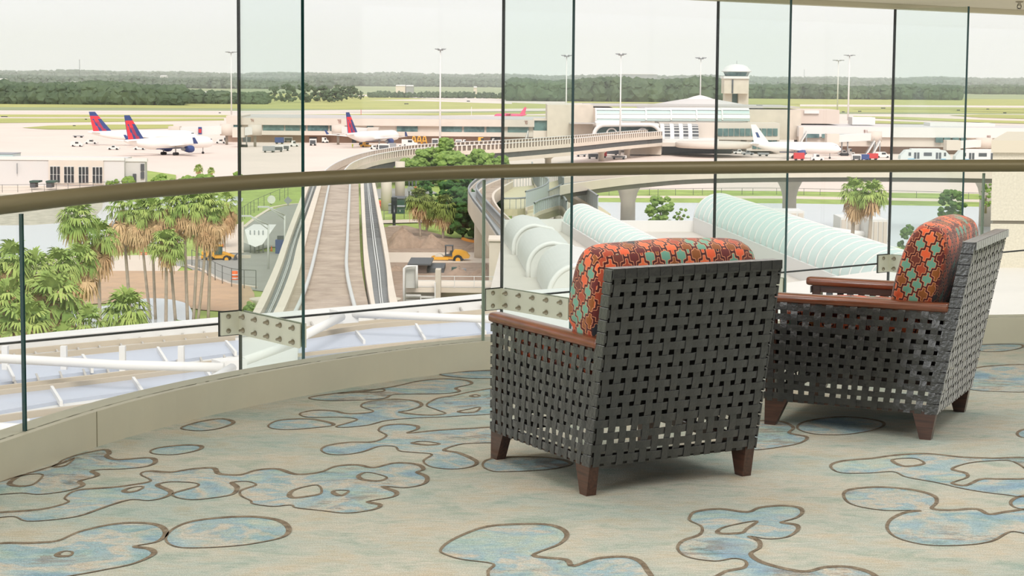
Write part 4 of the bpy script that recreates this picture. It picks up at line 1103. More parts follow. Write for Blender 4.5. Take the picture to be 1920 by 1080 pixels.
# fence along the service building
def fence(lab, pts, hgt, nseg, m=M_fence, rails=2, z=GZ, grp='dark wire fences'):
    """posts and rails along a ground line given in photo pixels"""
    P = smooth_curve([G(x, y, z) for x, y in pts], 12); 
    t = thing('fence', lab, 'fence', P[0], 0, grp)
    for r_i in range(rails):
        zz = hgt*(1 if r_i == 0 else .06); m_ = MB(); m_.tube([p+V((0,0,zz)) for p in P], .05, 4, cap=False); m_.build('rail', m, t)
    n = len(P)
    for k in range(nseg+1):
        p = P[min(n-1, round(k*(n-1)/nseg))]; m_ = MB(); m_.tube([p, p+V((0,0,hgt))], .06, 4); m_.build('post', m, t)
    # light wire mesh as thin vertical wires is too fine to see; a few mid strands show
    for zz in (.35, .68):
        m_ = MB(); m_.tube([p+V((0,0,hgt*zz)) for p in P], .018, 3, cap=False); m_.build('strand', m, t)
fence('fence in front of the service building', [(-40,364),(60,363),(150,360),(240,356)], 2.4, 12)
fence('fence running up beside the pond to the curved road', [(395,455),(420,438),(450,420),(480,400),(540,372)], 3.2, 22)
fence('curved fence in front of the barrels', [(360,505),(385,520),(410,535),(440,545),(480,548)], 3.2, 7)
fence('fence on the canal bank right of the ramp', [(1090,372),(1250,371),(1480,370),(1860,380)], 2.4, 22)
fence('fence across the grass behind the soil heap', [(720,416),(780,412),(840,412)], 2.4, 6)
m_ = MB(); P = [G(x, y) for x, y in ((352,503),(380,512),(405,527),(430,537),(480,545))]
for a, b in zip(P, P[1:]): m_.beam(a+V((0,0,.3)), b+V((0,0,.3)), .6, .6)
m_.build('kerb', M_sand, kind='structure')
m_ = MB(); P = [G(x, y) for x, y in ((458,430),(480,412),(510,393),(540,387),(575,385),(620,382))]
for a, b in zip(P, P[1:]): m_.beam(a+V((0,0,.3)), b+V((0,0,.3)), .8, .6)
m_.build('kerb', M_sand, kind='structure')
m_ = MB(); a, b = G(350, 492), G(470, 489); m_.beam(a+V((0,0,.5)), b+V((0,0,.5)), .4, 1); m_.build('barrier_wall', M_conc, kind='structure')

# ------------------------------------------------------------------ light masts
def mast(lab, x, ytop, ybase, Y=None, wpx=2.2, head=9, name='light_mast'):
    g = G(x, ybase) if Y is None else D(x, ybase, Y); tz = D(x, ytop, g.y).z; s = g.y/F
    t = thing(name, lab, 'light mast', g, 0, 'tall airport light masts')
    m_ = MB(); m_.tube([g, V((g.x, g.y, tz))], wpx*s*.62, 8, r2=wpx*s*.3); m_.build('pole', M_white, t)
    m_ = MB(); m_.lathe([(head*s*.55,-.3),(head*s*.55,.3)], 12, (g.x,g.y,tz-1)); m_.build('ring', M_grey, t)
    for k in range(6):
        a = k*pi/3; m_ = MB(); m_.cbox((g.x+cos(a)*head*s, g.y+sin(a)*head*s, tz-.6), 1.6*s*2, 1.6*s*2, 1.4*s, a); m_.build('floodlight', M_grey, t)
        m_ = MB(); m_.beam((g.x,g.y,tz-1), (g.x+cos(a)*head*s, g.y+sin(a)*head*s, tz-.8), .25, .25); m_.build('arm', M_grey, t)
mast('white light mast left of the left glass fin', 434, 96, 222)
mast('tall white light mast in the second clear pane', 825, 89, 286, wpx=3.4)
mast('light mast seen through the second glass fin', 1061, 101, 262, 760, wpx=2.6)
mast('white light mast right of the second glass fin', 1162, 98, 296, wpx=3)
mast('light mast rising from the cone roof', 1313, 106, 183, 862, wpx=2.2)
mast('shorter of the two paired light masts at the right', 1570, 112, 206, wpx=2.2)
mast('taller of the two paired light masts at the right', 1590, 102, 226, wpx=3)
# far red and white masts
for i, (x, yt_, yb_, m) in enumerate(((149,112,134,M_dgrey),(677,206,217,M_red),(884,200,220,M_white),(1508,131,148,M_grey))):
    g = G(x, 262 if i in (1,2) else 160) if i in (1,2) else D(x, 150, 5000); Y = g.y if i not in (1,2) else 1050
    a, b = D(x, yb_, Y), D(x, yt_, Y); a.z = GZ
    t = thing('radio_mast', ['thin far radio mast above the left woods','small red and white mast behind the pier','thin white post behind the pier left of the second fin','faint radio mast above the woods right of the control tower'][i], 'mast', a)
    m_ = MB(); m_.tube([a, b], Y/F*.9*.5, 4); m_.build('lattice_pole', m, t)
    m_ = MB(); m_.tube([b, b+V((0,0,Y/F*1.2))], Y/F*.2, 4); m_.build('tip', M_red, t)
# far pale sheds
for i, (x0, y0, x1, y1, Y, m, lab) in enumerate(((130,153,160,159,2500,M_white,'pale far shed behind the left woods'),(300,141,312,144,4500,M_white,'tiny white far building left of the first mast'),(742,159,760,163,2900,M_beige,'long pale far shed in the meadow'),(761,159.5,775,164,2900,M_grey,'grey round-ended far shed beside the long pale shed'),(888,162,894,166,2700,M_beige,'small pale far shed in the meadow at the right'),(975,156,1018,160,2600,M_white,'white far roofs seen through the second fin'),(1160,138,1232,144,5200,M_grey,'long grey block on the horizon above the hub'),(-20,147,8,152,2600,M_white,'white far roof at the left edge'),(372,172,392,178,2000,M_brown,'brownish far shed among the trees left of the first fin'))):
    a = D((x0+x1)/2, y1, Y); t = thing('far_building', lab, 'building', V((a.x, a.y, GZ)), 0, 'pale far sheds and blocks')
    mb_ = MB(); A, B, C_ = D(x0, y1, Y).x, D(x1, y1, Y).x, D((x0+x1)/2, y0, Y).z
    mb_.box(A, Y, GZ, B, Y+20, C_-2); mb_.build('walls', m, t)
    mb_ = MB(); mb_.add([(A,Y-1,C_-2),(B,Y-1,C_-2),(B,Y+21,C_-2),(A,Y+21,C_-2),(A,Y+10,C_),(B,Y+10,C_)], [(0,1,5,4),(2,3,4,5),(0,4,3),(1,2,5),(0,3,2,1)]); mb_.build('roof', M_whiteroof, t)
# ================================================================== aircraft
def aircraft(lab, px, py, heading, L_, rad, fin_cols, span, eng=None, winglet=None, belly=M_blue, hull=M_hull, high=False, Y=None, fin_h=None, name='airliner', tailplane_up=False, engs=(0,1)):
    """nose along local +x.  px,py: ground point under the middle"""
    g = G(px, py) if Y is None else V((D(px, py, Y).x, Y, GZ))
    t = thing(name, lab, 'aircraft', g, radians(heading), 'parked aircraft')
    zc = rad*2.05
    m_ = MB(); ns = 20; prof = []
    for k in range(25):
        u = k/24; x = -L_/2 + L_*u
        if u < .30: r = rad*(.10 + .90*(u/.30)**.75); zo = (1-(u/.30))**1.4*rad*.62
        elif u > .88: v = (u-.88)/.12; r = rad*max(.04, (1-v*v))**.5; zo = -v*v*rad*.30
        else: r = rad; zo = 0
        prof.append((x, r, zo))
    vs = []; 
    for x, r, zo in prof:
        for j in range(ns): a = 2*pi*j/ns; vs.append((x, sin(a)*r, zc+zo+cos(a)*r))
    fs, mi = [], []
    for i in range(24):
        for j in range(ns): fs.append((i*ns+j, i*ns+(j+1)%ns, (i+1)*ns+(j+1)%ns, (i+1)*ns+j))
    for i, f in enumerate(fs):
        j = i % ns; seg = i//ns; u = seg/24
        m_.add([], []); 
    k0 = 0
    m_.v = vs; m_.f = fs; m_.sm = [True]*len(fs)
    m_.mi = [1 if ((i % ns) in (8,9,10,11) and .30 < (i//ns)/24 < .62 and belly) else 0 for i in range(len(fs))]
    m_.f.append(tuple(range(ns))); m_.mi.append(0); m_.sm.append(False)
    m_.build('fuselage', [hull, belly or hull], t, world=False)
    # windows of the cockpit
    m_ = MB(); 
    for s_ in (-1, 1): m_.cbox((L_/2-rad*1.0, s_*rad*.42, zc+rad*.42), rad*.5, rad*.35, rad*.2, s_*-.5)
    m_.build('cockpit_window', M_blkglass, t, world=False)
    zw = zc + (rad*.95 if high else -rad*.55); xr_ = L_*.06; cr = L_*.17; ct = cr*.28; half = span/2; sw = 0 if high else half*.48
    for s_ in (-1, 1):
        m_ = MB(); dz = half*.09 if not high else 0
        def sec(y, x0, c, z, th): return [(x0,y,z-th/2),(x0-c*.35,y,z+th/2),(x0-c,y,z),(x0-c*.35,y,z-th/2)]
        A = sec(0, xr_+cr*.45, cr, zw, .9); B = sec(s_*half*.35, xr_+cr*.45-sw*.35, cr*.62, zw+dz*.35, .6); C_ = sec(s_*half, xr_+cr*.45-sw, ct, zw+dz, .25)
        m_.add(A+B+C_, [(0,1,5,4),(1,2,6,5),(2,3,7,6),(3,0,4,7),(4,5,9,8),(5,6,10,9),(6,7,11,10),(7,4,8,11),(8,9,10,11)])
        w = m_.build('wing', hull, t, world=False)
        if winglet:
            m_ = MB(); p = V((xr_+cr*.45-sw, s_*half, zw+dz)); h = winglet
            m_.add([p, p-V((ct,0,0)), p+V((-ct*1.5,s_*.5,h)), p+V((-ct*1.0,s_*.5,h)), p+V((0,s_*.2,0)), p+V((-ct,s_*.2,0)), p+V((-ct*1.5,s_*.7,h)), p+V((-ct*1.0,s_*.7,h))], [(0,1,2,3),(7,6,5,4),(0,4,5,1),(1,5,6,2),(2,6,7,3),(3,7,4,0)])
            m_.build('winglet', M_blue if winglet > 1.2 else M_dgrey, t, world=False)
        if eng:
            m_ = MB(); yy = s_*half*.33; xx = xr_+cr*.55-sw*.30; ze = zw + dz*.33 - eng*1.05
            m_.lathe([(eng*.55,-eng*1.6),(eng*.8,-eng*.9),(eng,0),(eng*.98,eng*.9),(eng*.82,eng*1.3)], 16, (xx, yy, ze), axis=(1,0,0)); e_ = m_.build('engine', belly or M_dgrey, t, world=False)
            m_ = MB(); m_.lathe([(eng*.78,0),(eng*.2,.02)], 16, (xx+eng*1.3, yy, ze), axis=(1,0,0)); m_.lathe([(eng*.5,0),(eng*.35,-eng*.9),(.05,-eng*1.4)], 12, (xx-eng*1.55, yy, ze), axis=(1,0,0)); m_.build('nozzle', M_grey, t, world=False)
            m_ = MB(); m_.box(xx-eng*1.2, yy-.15, ze+eng*.6, xx+eng*.8, yy+.15, zw+dz*.33+.1); m_.build('pylon', hull, t, world=False)
        # tailplane
        zt = zc+rad*.55; hs = span*.19
        if high: zt = zc + (fin_h or 5)
        m_ = MB(); x0 = -L_/2+L_*.13 if not high else -L_/2+L_*.04; cr2 = L_*.09
        A = sec(0, x0, cr2, zt, .3); C_ = sec(s_*hs, x0-hs*(.5 if not high else .1), cr2*.4, zt+.4*(not high), .12)
        m_.add(A+C_, [(0,1,5,4),(1,2,6,5),(2,3,7,6),(3,0,4,7),(4,5,6,7)]); m_.build('tailplane', hull, t, world=False)
        m_ = MB(); wx, wy = L_*.0, s_*rad*1.5; m_.tube([(wx, wy, zw), (wx, wy, .7)], .25, 6); 
        m_.build('main_gear_leg', M_grey, t, world=False)
        m_ = MB()
        m_.lathe([(.35,-.5),(.62,-.45),(.62,.45),(.35,.5)], 12, (wx-.6, wy, .62), axis=(0,1,0)); m_.lathe([(.35,-.5),(.62,-.45),(.62,.45),(.35,.5)], 12, (wx+.7, wy, .62), axis=(0,1,0)); m_.build('main_wheels', M_black, t, world=False)
    m_ = MB(); m_.tube([(L_*.38,0,zc-rad*.8),(L_*.38,0,.5)], .15, 6); m_.build('nose_gear_leg', M_grey, t, world=False)
    m_ = MB(); m_.lathe([(.2,-.35),(.45,-.3),(.45,.3),(.2,.35)], 12, (L_*.38,0,.45), axis=(0,1,0)); m_.build('nose_wheel', M_black, t, world=False)
    # fin with livery bands
    h = fin_h or L_*.165; zb = zc+rad*.75; xb = -L_/2 + L_*.05; cb = L_*.17; ctp = L_*.055; sweep = L_*.125
    m_ = MB()
    def fpt(u, v):      # u 0..1 along chord from rear, v up
        xr__ = xb - sweep*.30*v ; xf = xb + cb - (cb - ctp + sweep*.30)*v
        return (xr__ + (xf-xr__)*u, zb + h*v)
    nu_, nv_ = 12, 14
    for s_ in (-1, 1):
        for i in range(nu_):
            for j in range(nv_):
                q = [fpt(i/nu_, j/nv_), fpt((i+1)/nu_, j/nv_), fpt((i+1)/nu_, (j+1)/nv_), fpt(i/nu_, (j+1)/nv_)]
                u, v = (i+.5)/nu_, (j+.5)/nv_
                f = [(x, s_*.18*(1-v*.4), z) for x, z in q]
                m_.add(f, [(0,1,2,3) if s_ < 0 else (3,2,1,0)], m=fin_cols(u, v))
    q = [fpt(0,0), fpt(1,0), fpt(1,1), fpt(0,1)]
    m_.add([(x, -.18*(1-.4*(k > 1)), z) for k, (x, z) in enumerate(q)]+[(x, .18*(1-.4*(k > 1)), z) for k, (x, z) in enumerate(q)], [(1,5,6,2),(2,6,7,3),(3,7,4,0)], m=fin_cols(.9,.9))
    m_.build('tail_fin', [hull, M_blue, M_lred, M_lred2, M_pink], t, world=False)
    return t
def fin_rb(u, v):
    if v > .78: return 1
    if u > .72 - .1*v and v < .62 - .0*u: return 1
    d = abs((u-.30) - (.62-v)*.28*(1 if v < .62 else 0))
    if .07 > abs(u - (.42 - .25*abs(v-.35)*0 - .32*(v-.1))) and v < .62: return 1
    if u > .42 - .32*(v-.1) and v < .5: return 3
    return 2
aircraft('jet with a red and blue tail parked in front, its nose to the right', 318, 291, 53, 46, 2.3, fin_rb, 38, eng=1.45, winglet=2.4, fin_h=9.3)
aircraft('jet with a red and blue tail parked behind the front jet', 268, 273, 12, 47, 2.2, fin_rb, 38, eng=1.4, winglet=2.4, fin_h=8.6)
aircraft('jet with a red and blue tail parked at the middle of the long pier', 698, 276, 63, 44, 2.35, fin_rb, 40, eng=1.4, winglet=2.0, fin_h=9.0)
def fin_w(u, v): return 1 if (.25 < v < .6 and .35 < u < .55) else 0
aircraft('plain white jet parked at the right pier, nose to the right', 1490, 297, -12, 36, 2.15, fin_w, 34, eng=1.1, winglet=None, fin_h=7.2, belly=M_blue)
aircraft('pink and grey turboprop taxiing behind the long pier', 957, 224, 186, 24, 1.4, lambda u, v: 4, 24, eng=None, high=True, hull=M_pink, belly=M_grey, fin_h=5.2, name='turboprop')

# ------------------------------------------------------------------ vehicles
def van(lab, px, py, L_=5, W=2, H=2, m=M_white, rz=0, kind='van', grp='airport service vehicles', Y=None):
    g = G(px, py) if Y is None else V((D(px, py, Y).x, Y, GZ))
    t = thing('service_'+kind, lab, kind, g, radians(rz), grp)
    m_ = MB()
    if kind == 'van': pr = [(-L_/2,.35),(L_/2,.35),(L_/2,H*.5),(L_*.3,H*.55),(L_*.15,H),(-L_/2,H)]
    elif kind == 'pickup': pr = [(-L_/2,.4),(L_/2,.4),(L_/2,H*.5),(L_*.22,H*.55),(L_*.1,H),(-L_*.12,H),(-L_*.15,H*.55),(-L_/2,H*.55)]
    elif kind == 'tug': pr = [(-L_/2,.3),(L_/2,.3),(L_/2,H*.45),(L_*.1,H*.45),(L_*.08,H),(-L_*.3,H),(-L_*.32,H*.5),(-L_/2,H*.5)]
    else: pr = [(-L_/2,.6),(L_/2,.6),(L_/2,H),(-L_/2,H)]
    n = len(pr); m_.add([(x,-W/2,z) for x,z in pr]+[(x,W/2,z) for x,z in pr], [tuple(range(n)), tuple(reversed(range(n,2*n)))]+[(i,n+i,n+(i+1)%n,(i+1)%n) for i in range(n)])
    m_.build('body', m, t, world=False)
    if kind in ('van','pickup','tug'):
        m_ = MB(); x0, x1 = (-L_*.1, L_*.17) if kind == 'van' else (-L_*.1, L_*.13)
        m_.box(x0, -W/2-.03, H*.58, x1, W/2+.03, H*.9); m_.build('windows', M_blkglass, t, world=False)
    else:
        m_ = MB(); m_.box(-L_*.42, -W/2-.05, .8, L_*.42, W/2+.05, H*.82); m_.build('load_curtain', M_dgrey if m is M_white else m, t, world=False)
    for x in (-L_*.3, L_*.3):
        m_ = MB(); m_.lathe([(.2,-W/2-.04),(.42,-W/2),(.42,W/2),(.2,W/2+.04)], 10, (x, 0, .42), axis=(0,1,0)); m_.build('wheels', M_black, t, world=False)
    return t
for a in [('white van on the apron left of the parked jets', 145, 275, 5.5,2,2.3,M_white,-10,'van'),
          ('white pickup truck in front of the parked jets', 213, 281, 5,2,1.9,M_white,0,'pickup'),
          ('low white trailer right of the white van', 171, 270, 6,2,2,M_white,0,'tug'),
          ('small flat dolly behind the white van', 147, 258, 5,2,1,M_grey,0,'cart'),
          ('white tug under the front jet by its tail', 262, 281, 5,2,2,M_white,0,'tug'),
          ('white tractor at the nose of the front jet', 414, 269, 5,2,2,M_white,0,'tug'),
          ('white tank truck behind the nose of the front jet', 431, 266, 6,2.2,2.4,M_white,0,'cart'),
          ('white van facing out of the pier beside the middle jet', 610, 268, 3,2,2.6,M_white,0,'van'),
          ('white cargo box cart left of the white van at the pier', 587, 273, 3,2.5,3,M_white,0,'cart'),
          ('small white cart under the left wing of the middle jet', 637, 267, 2.5,2,2.5,M_white,0,'cart'),
          ('white box cart touching the tail of the middle jet', 653, 267, 3,2,3,M_white,0,'cart'),
          ('grey curtained baggage cart train, left car', 504, 286, 5,2.2,2.6,M_grey,8,'cart'),
          ('grey curtained baggage cart train, second car', 520, 285, 5,2.2,2.6,M_white,8,'cart'),
          ('grey curtained baggage cart train, last car', 533, 283, 4.5,2.2,2.6,M_white,8,'cart'),
          ('blue and white cart behind the baggage train', 524, 270, 4,2.2,3,M_blue,0,'cart'),
          ('white tug right of the blue cart behind the fin', 552, 275, 4,2.2,2.6,M_white,0,'tug'),
          ('white and red cart at the pier behind the fin', 541, 267, 4,2.2,2.6,M_white,0,'cart'),
          ('white tug pulling carts in front of the middle jet', 702, 280, 4,2,1.8,M_white,0,'tug'),
          ('white baggage cart with grey curtain in front of the middle jet', 720, 282, 4.8,2.2,2.7,M_white,0,'cart'),
          ('open baggage cart right of the curtained one', 735, 280, 3.4,2.2,2.7,M_grey,0,'cart'),
          ('small white tug right of the baggage carts', 750, 280, 3,2,2,M_white,0,'tug'),
          ('yellow belt loader under the middle jet', 688, 276, 6,2,2.2,M_yel,10,'tug'),
          ('white truck behind the engine of the middle jet', 768, 274, 7,2.5,3,M_white,0,'van'),
          ('white pickup by the foot of the tall mast', 786, 284, 6,2,2,M_white,0,'pickup'),
          ('white box truck by the foot of the tall mast', 816, 272, 3,2.2,3,M_white,0,'cart'),
          ('white cart right of the tall mast at the pier wall', 845, 272, 2.5,2,2.8,M_white,0,'cart'),
          ('white box cart between mast and yellow loader', 860, 274, 3,2,3,M_white,0,'cart'),
          ('white tug next to the orange beacon', 872, 274, 3,2,3,M_white,0,'tug'),
          ('yellow loader parked at the pier wall', 904, 272, 6,2,3.6,M_yel,0,'tug'),
          ('white cart at the dark pier door', 926, 272, 2.5,2,3,M_white,0,'tug'),
          ('white box cart left of the second glass fin', 939, 274, 3,2,2.8,M_white,0,'cart'),
          ('white parked trailer seen through the second fin', 978, 272, 14,2.4,2.2,M_white,0,'cart'),
          ('white parked truck beyond the guideway in the second fin', 1010, 274, 9,2.4,2.4,M_white,0,'cart'),
          ('white and red cart below the curved guideway, left', 1112, 298, 4.5,2.2,2.4,M_white,0,'cart'),
          ('white long trailer below the guideway by the mast', 1142, 292, 9,2.2,3.4,M_white,0,'cart'),
          ('red marked cart below the guideway', 1128, 296, 4,2.2,2.4,M_red,0,'cart'),
          ('grey cart row end below the guideway', 1090, 294, 4,2.2,2.4,M_grey,0,'cart'),
          ('pale cart in front of the long trailer', 1160, 299, 6,2.2,1.6,M_white,0,'cart'),
          ('blue container at the abutment', 1203, 291, 2.6,2.4,2.9,M_blue,0,'cart'),
          ('pale tank trailer right of the blue container', 1226, 291, 6,2.4,2.6,M_white,0,'cart'),
          ('silver pickup at the hub wall, front one', 1402, 291, 5,2,2,M_grey,0,'pickup'),
          ('silver pickup at the hub wall, left rear one', 1386, 289, 5,2,2,M_white,0,'pickup'),
          ('white car under the round canopy', 1370, 286, 5,2,2,M_white,0,'van'),
          ('open grey dolly left of the white jet', 1431, 293, 4.5,2,1.4,M_grey,0,'cart'),
          ('red and white cart in front of the white jet', 1498, 301, 4,2.2,3,M_red,0,'cart'),
          ('pale blue tug under the white jet', 1532, 301, 5,2.2,2.6,M_white,0,'tug'),
          ('grey curtained cart right of the white jet', 1605, 302, 3.6,2.2,2.6,M_white,0,'cart'),
          ('blue curtained cart right of the grey one', 1620, 302, 3.6,2.2,2.6,M_blue,0,'cart'),
          ('white cart with a red mark before the right pier', 1636, 300, 4,2.2,2.6,M_red,0,'cart'),
          ('white pickup at the nose of the white jet', 1582, 291, 5,2,2.2,M_white,0,'pickup'),
          ('white tug beside the pickup at the white jet nose', 1594, 291, 3.5,2,2.8,M_white,0,'tug'),
          ('white van left of the first shuttle train', 1655, 296, 6,2,2.4,M_white,0,'van')]:
    van(*a)
# orange steps
for i, x in enumerate((776, 786, 796)):
    t = thing('maintenance_stand', ['left','middle','right'][i]+' one of the three orange stands at the pier wall', 'stand', G(x, 270), 0, 'orange stands at the pier')
    g = G(x, 270); s = g.y/F
    for dx in (-1.1, 1.1):
        m_ = MB(); m_.tube([g+V((dx*1.0,0,0)), g+V((dx*.3,0,3.4))], .3, 5); m_.build('leg', M_yel, t)
    m_ = MB(); m_.cbox(g+V((0,0,1.4)), 1.8, 1, .5); m_.cbox(g+V((0,0,3.4)), 1, 1, .4); m_.build('platform', M_yel, t)
# shuttle trains
def shuttle(lab, x0, x1, ytop, ybot, Y):
    s = Y/F; a, b = D(x0, ybot, Y), D(x1, ybot, Y); z0 = a.z; z1 = D((x0+x1)/2, ytop, Y).z; h = z1-z0
    t = thing('shuttle_train', lab, 'train', V((a.x, Y, z0)), 0, 'white airport shuttle trains')
    m_ = MB(); L_ = b.x-a.x; n = L_*.11
    pr = [(0,0),(L_,0),(L_-n*.1,h*.35),(L_-n,h*.86),(L_-n*1.6,h*.9),(n*1.6,h*.9),(n,h*.86),(n*.1,h*.35)]
    k = len(pr); m_.add([(a.x+x,Y,z0+z) for x,z in pr]+[(a.x+x,Y+2.8,z0+z) for x,z in pr], [tuple(range(k)), tuple(reversed(range(k,2*k)))]+[(i,k+i,k+(i+1)%k,(i+1)%k) for i in range(k)])
    m_.build('body', M_white, t)
    m_ = MB(); m_.box(a.x+L_*.22, Y+.3, z0+h*.9, b.x-L_*.22, Y+2.5, z0+h); m_.build('roof_unit', M_white, t)
    for u0_, u1_ in ((.27,.315),(.33,.375),(.70,.745),(.76,.805)):
        m_ = MB(); m_.box(a.x+L_*u0_, Y-.06, z0+h*.08, a.x+L_*u1_, Y+.02, z0+h*.66); m_.build('door', M_dgrey, t)
    for u0_, u1_ in ((.46,.62),(.16,.21),(.86,.90)):
        m_ = MB(); m_.box(a.x+L_*u0_, Y-.06, z0+h*.34, a.x+L_*u1_, Y+.02, z0+h*.66); m_.build('window', M_dgrey, t)
    m_ = MB(); m_.box(a.x+L_*.15, Y-.07, z0+h*.02, a.x+L_*.28, Y+.01, z0+h*.09); m_.box(a.x+L_*.8, Y-.07, z0+h*.02, a.x+L_*.9, Y+.01, z0+h*.09); m_.build('blue_stripe', mat('pale_blue_trim', (130,190,220), .5), t)
shuttle('white shuttle train between the last window joint and the last fin edge', 1688, 1783, 279, 299, 430)
shuttle('white shuttle train partly hidden by the textured concrete wall', 1791, 1886, 280, 300, 430)

# ------------------------------------------------------------------ guideway and ramps
GW = -20.0
def edge(pts, z=GW, n=6): return smooth_curve([G(x, y, z) for x, y in pts], n)
def lane(mb, A, B, z0, z1, m=None):
    """solid between two edge lines with the same number of points"""
    n = len(A)
    for i in range(n-1):
        vs = [(p.x, p.y, z0) for p in (A[i],A[i+1],B[i+1],B[i])]+[(p.x, p.y, z1) for p in (A[i],A[i+1],B[i+1],B[i])]
        mb.add(vs, [(0,3,2,1),(4,5,6,7),(0,1,5,4),(2,3,7,6)]+([(3,0,4,7)] if i == 0 else [])+([(1,2,6,5)] if i == n-2 else []), m=m)
    return mb
def mixe(A, B, t): return [a*(1-t)+b*t for a, b in zip(A, B)]
# columns of the guideway: outer left ... outer right, at y = 620, 581, 509, 446, 349, 330
ys = (640, 583, 509, 446, 350, 326)
def gl_(*xs): return edge(list(zip(xs, ys)))
e0 = gl_(452,483,516,538,575,584); e1 = gl_(466,498,528,548,582,590); e2 = gl_(487,519,547,563,595,602)
e3 = gl_(505,536,563,577,603,609); e4 = gl_(708,693,679,674.5,672.5,672); e5 = gl_(712,696.5,684,680,676,675.5)
e6 = gl_(722,704,694,687,682,681); e7 = gl_(757,731,724,714,698,695.5); e8 = gl_(776,746,732,722,703.5,700)
M_deck = mat('guideway_deck_stained', (196,178,160), .9, var=.18, scale=.35, var2=(160,142,126))
M_gwc = mat('guideway_parapet', (222,208,192), .85, var=.05, scale=.3)
M_bed = mat('track_bed_dark', (92,90,88), .9, var=.4, scale=2)
M_pipe = mat('galvanised_pipe', (206,206,202), .5)
g0 = e0[0]; t = thing('guideway', 'long straight concrete guideway with two tracks running away from the window', 'guideway', (g0.x, g0.y, GZ))
def lp(name, A, B, z0, z1, m, par=None): return lane(MB(), A, B, z0, z1).build(name, m, par or t)
lp('parapet', e0, e1, GW-1.6, GW+.75, M_gwc); lp('track_bed', e1, e2, GW-1.4, GW-.1, M_bed); lp('parapet', e2, e3, GW-1.2, GW+.5, M_gwc)
lp('deck', e3, e4, GW-1.4, GW, M_deck); lp('parapet', e5, e6, GW-1.4, GW+.5, M_gwc); lp('track_bed', e6, e7, GW-1.4, GW-.1, M_bed); lp('parapet', e7, e8, GW-1.6, GW+.75, M_gwc)
for A, B in ((e1, e2), (e6, e7)):
    lp('guide_rail', mixe(A, B, .40), mixe(A, B, .47), GW-.1, GW+.3, M_pipe); lp('guide_rail', mixe(A, B, .53), mixe(A, B, .60), GW-.1, GW+.3, M_pipe)
    for q in (.22, .78):
        m_ = MB(); C_ = mixe(A, B, q); 
        for i in range(len(C_)-1):
            for k in range(8):
                p = C_[i]*(1-k/8)+C_[i+1]*(k/8); m_.cbox((p.x, p.y, GW-.02), .8, .16, .1, .12)
        m_.build('sleepers', M_grey, t)
for pts in ([(520,640),(549,594),(578,525),(597,446),(616,351),(621,330)], [(682,640),(670,594),(650.5,509),(651.5,446),(656,350),(657,330)]):
    C_ = edge(pts, GW+.5); m_ = MB(); m_.tube(C_, .20, 8, smooth=True); m_.build('pipe', M_pipe, t)
    m_ = MB()
    for p in C_[::1]: m_.box(p.x-.07, p.y-.07, GW, p.x+.07, p.y+.07, GW+.5)
    m_.build('pipe_supports', M_grey, t)
for (x, y) in ((700,365),(733,380)): pass
for (x, y0_) in ((500,560),(720,560),(560,440),(700,440),(600,352),(690,352)):
    p = G(x, y0_, GW-1.4); m_ = MB(); m_.lathe([(1.2,GZ-p.z),(1.2,-.5),(1.8,0)], 14, p); m_.build('pier', M_conc, t)
# curving guideway beyond the rail, with white baluster parapets
GW2 = -22.0
UX = [(585,362),(600,345),(626,322),(664,305),(705,294),(760,285),(820,280),(860,277.3),(940,273.5),(1068,264.5),(1150,257),(1186,254),(1236,250)]
LX = [(628,362),(640,345),(658,322),(688,308),(722,299.5),(770,292),(822,287),(862,284.3),(940,280.5),(1068,270.5),(1150,262.5),(1190,259),(1242,255)]
A = edge(UX, GW2); B = edge(LX, GW2)
t = thing('curved_guideway', 'raised curved guideway with white balustrades sweeping to the far station', 'guideway', (A[0].x, A[0].y, GZ))
lp('deck', A, B, GW2-1.2, GW2, M_deck, t)
B2 = mixe(A, B, 1.03); lp('edge_beam', mixe(A, B, .97), B2, GW2-1.0, GW2+.2, M_gwc, t); lp('side_band', mixe(A, B, .9), mixe(A, B, 1.0), GW2-2.7, GW2-1.0, M_bed, t)
lp('lower_beam', mixe(A, B, .2), mixe(A, B, 1.06), GW2-3.9, GW2-2.7, M_gwc, t); lp('edge_beam', mixe(A, B, -.03), mixe(A, B, .02), GW2-1.6, GW2+.2, M_gwc, t)
def balustrade(E_, z, h, m, par, step=2.2, r=.16, mesh=None):
    top = MB(); top.tube([p+V((0,0,h+z-p.z)) for p in E_], .17, 6, cap=False); tb_ = top.build('top_rail', m, par)
    acc = 0; posts = MB(); out = []
    for a, b in zip(E_, E_[1:]):
        L_ = (b-a).length; d = step-acc
        while d < L_: out.append(a+(b-a)*(d/L_)); d += step
        acc = (acc+L_) % step
    for p in out: posts.box(p.x-r, p.y-r, z, p.x+r, p.y+r, z+h)
    o = posts.build('balusters', M_post if m is M_white else m, par); o['kind'] = 'stuff'
    if mesh:
        q = MB(); E2 = [p+V((0,.3,0)) for p in E_]; E3 = [p+V((0,.36,0)) for p in E_]; lane(q, E2, E3, z, z+h*.9); q.build('infill_screen', mesh, par)
M_post = mat('baluster_concrete', (222,210,196), .8)
M_screen = mat('balustrade_screen', (128,112,100), .8)
balustrade(mixe(A, B, .01), GW2+.2, 1.7, M_white, t, 2.4, .26, M_screen); balustrade(mixe(A, B, .985), GW2+.2, 1.7, M_white, t, 2.4, .26, M_screen)
for k in (22, 28, 34, 40, 46, 52, 58, 64):
    p = mixe(A, B, .6)[min(k, len(A)-1)]; m_ = MB(); m_.lathe([(1.1,GZ-(GW2-3.8)),(1.1,-1.2),(2.6,0)], 12, (p.x, p.y, GW2-3.8)); m_.build('pier', M_conc, t)
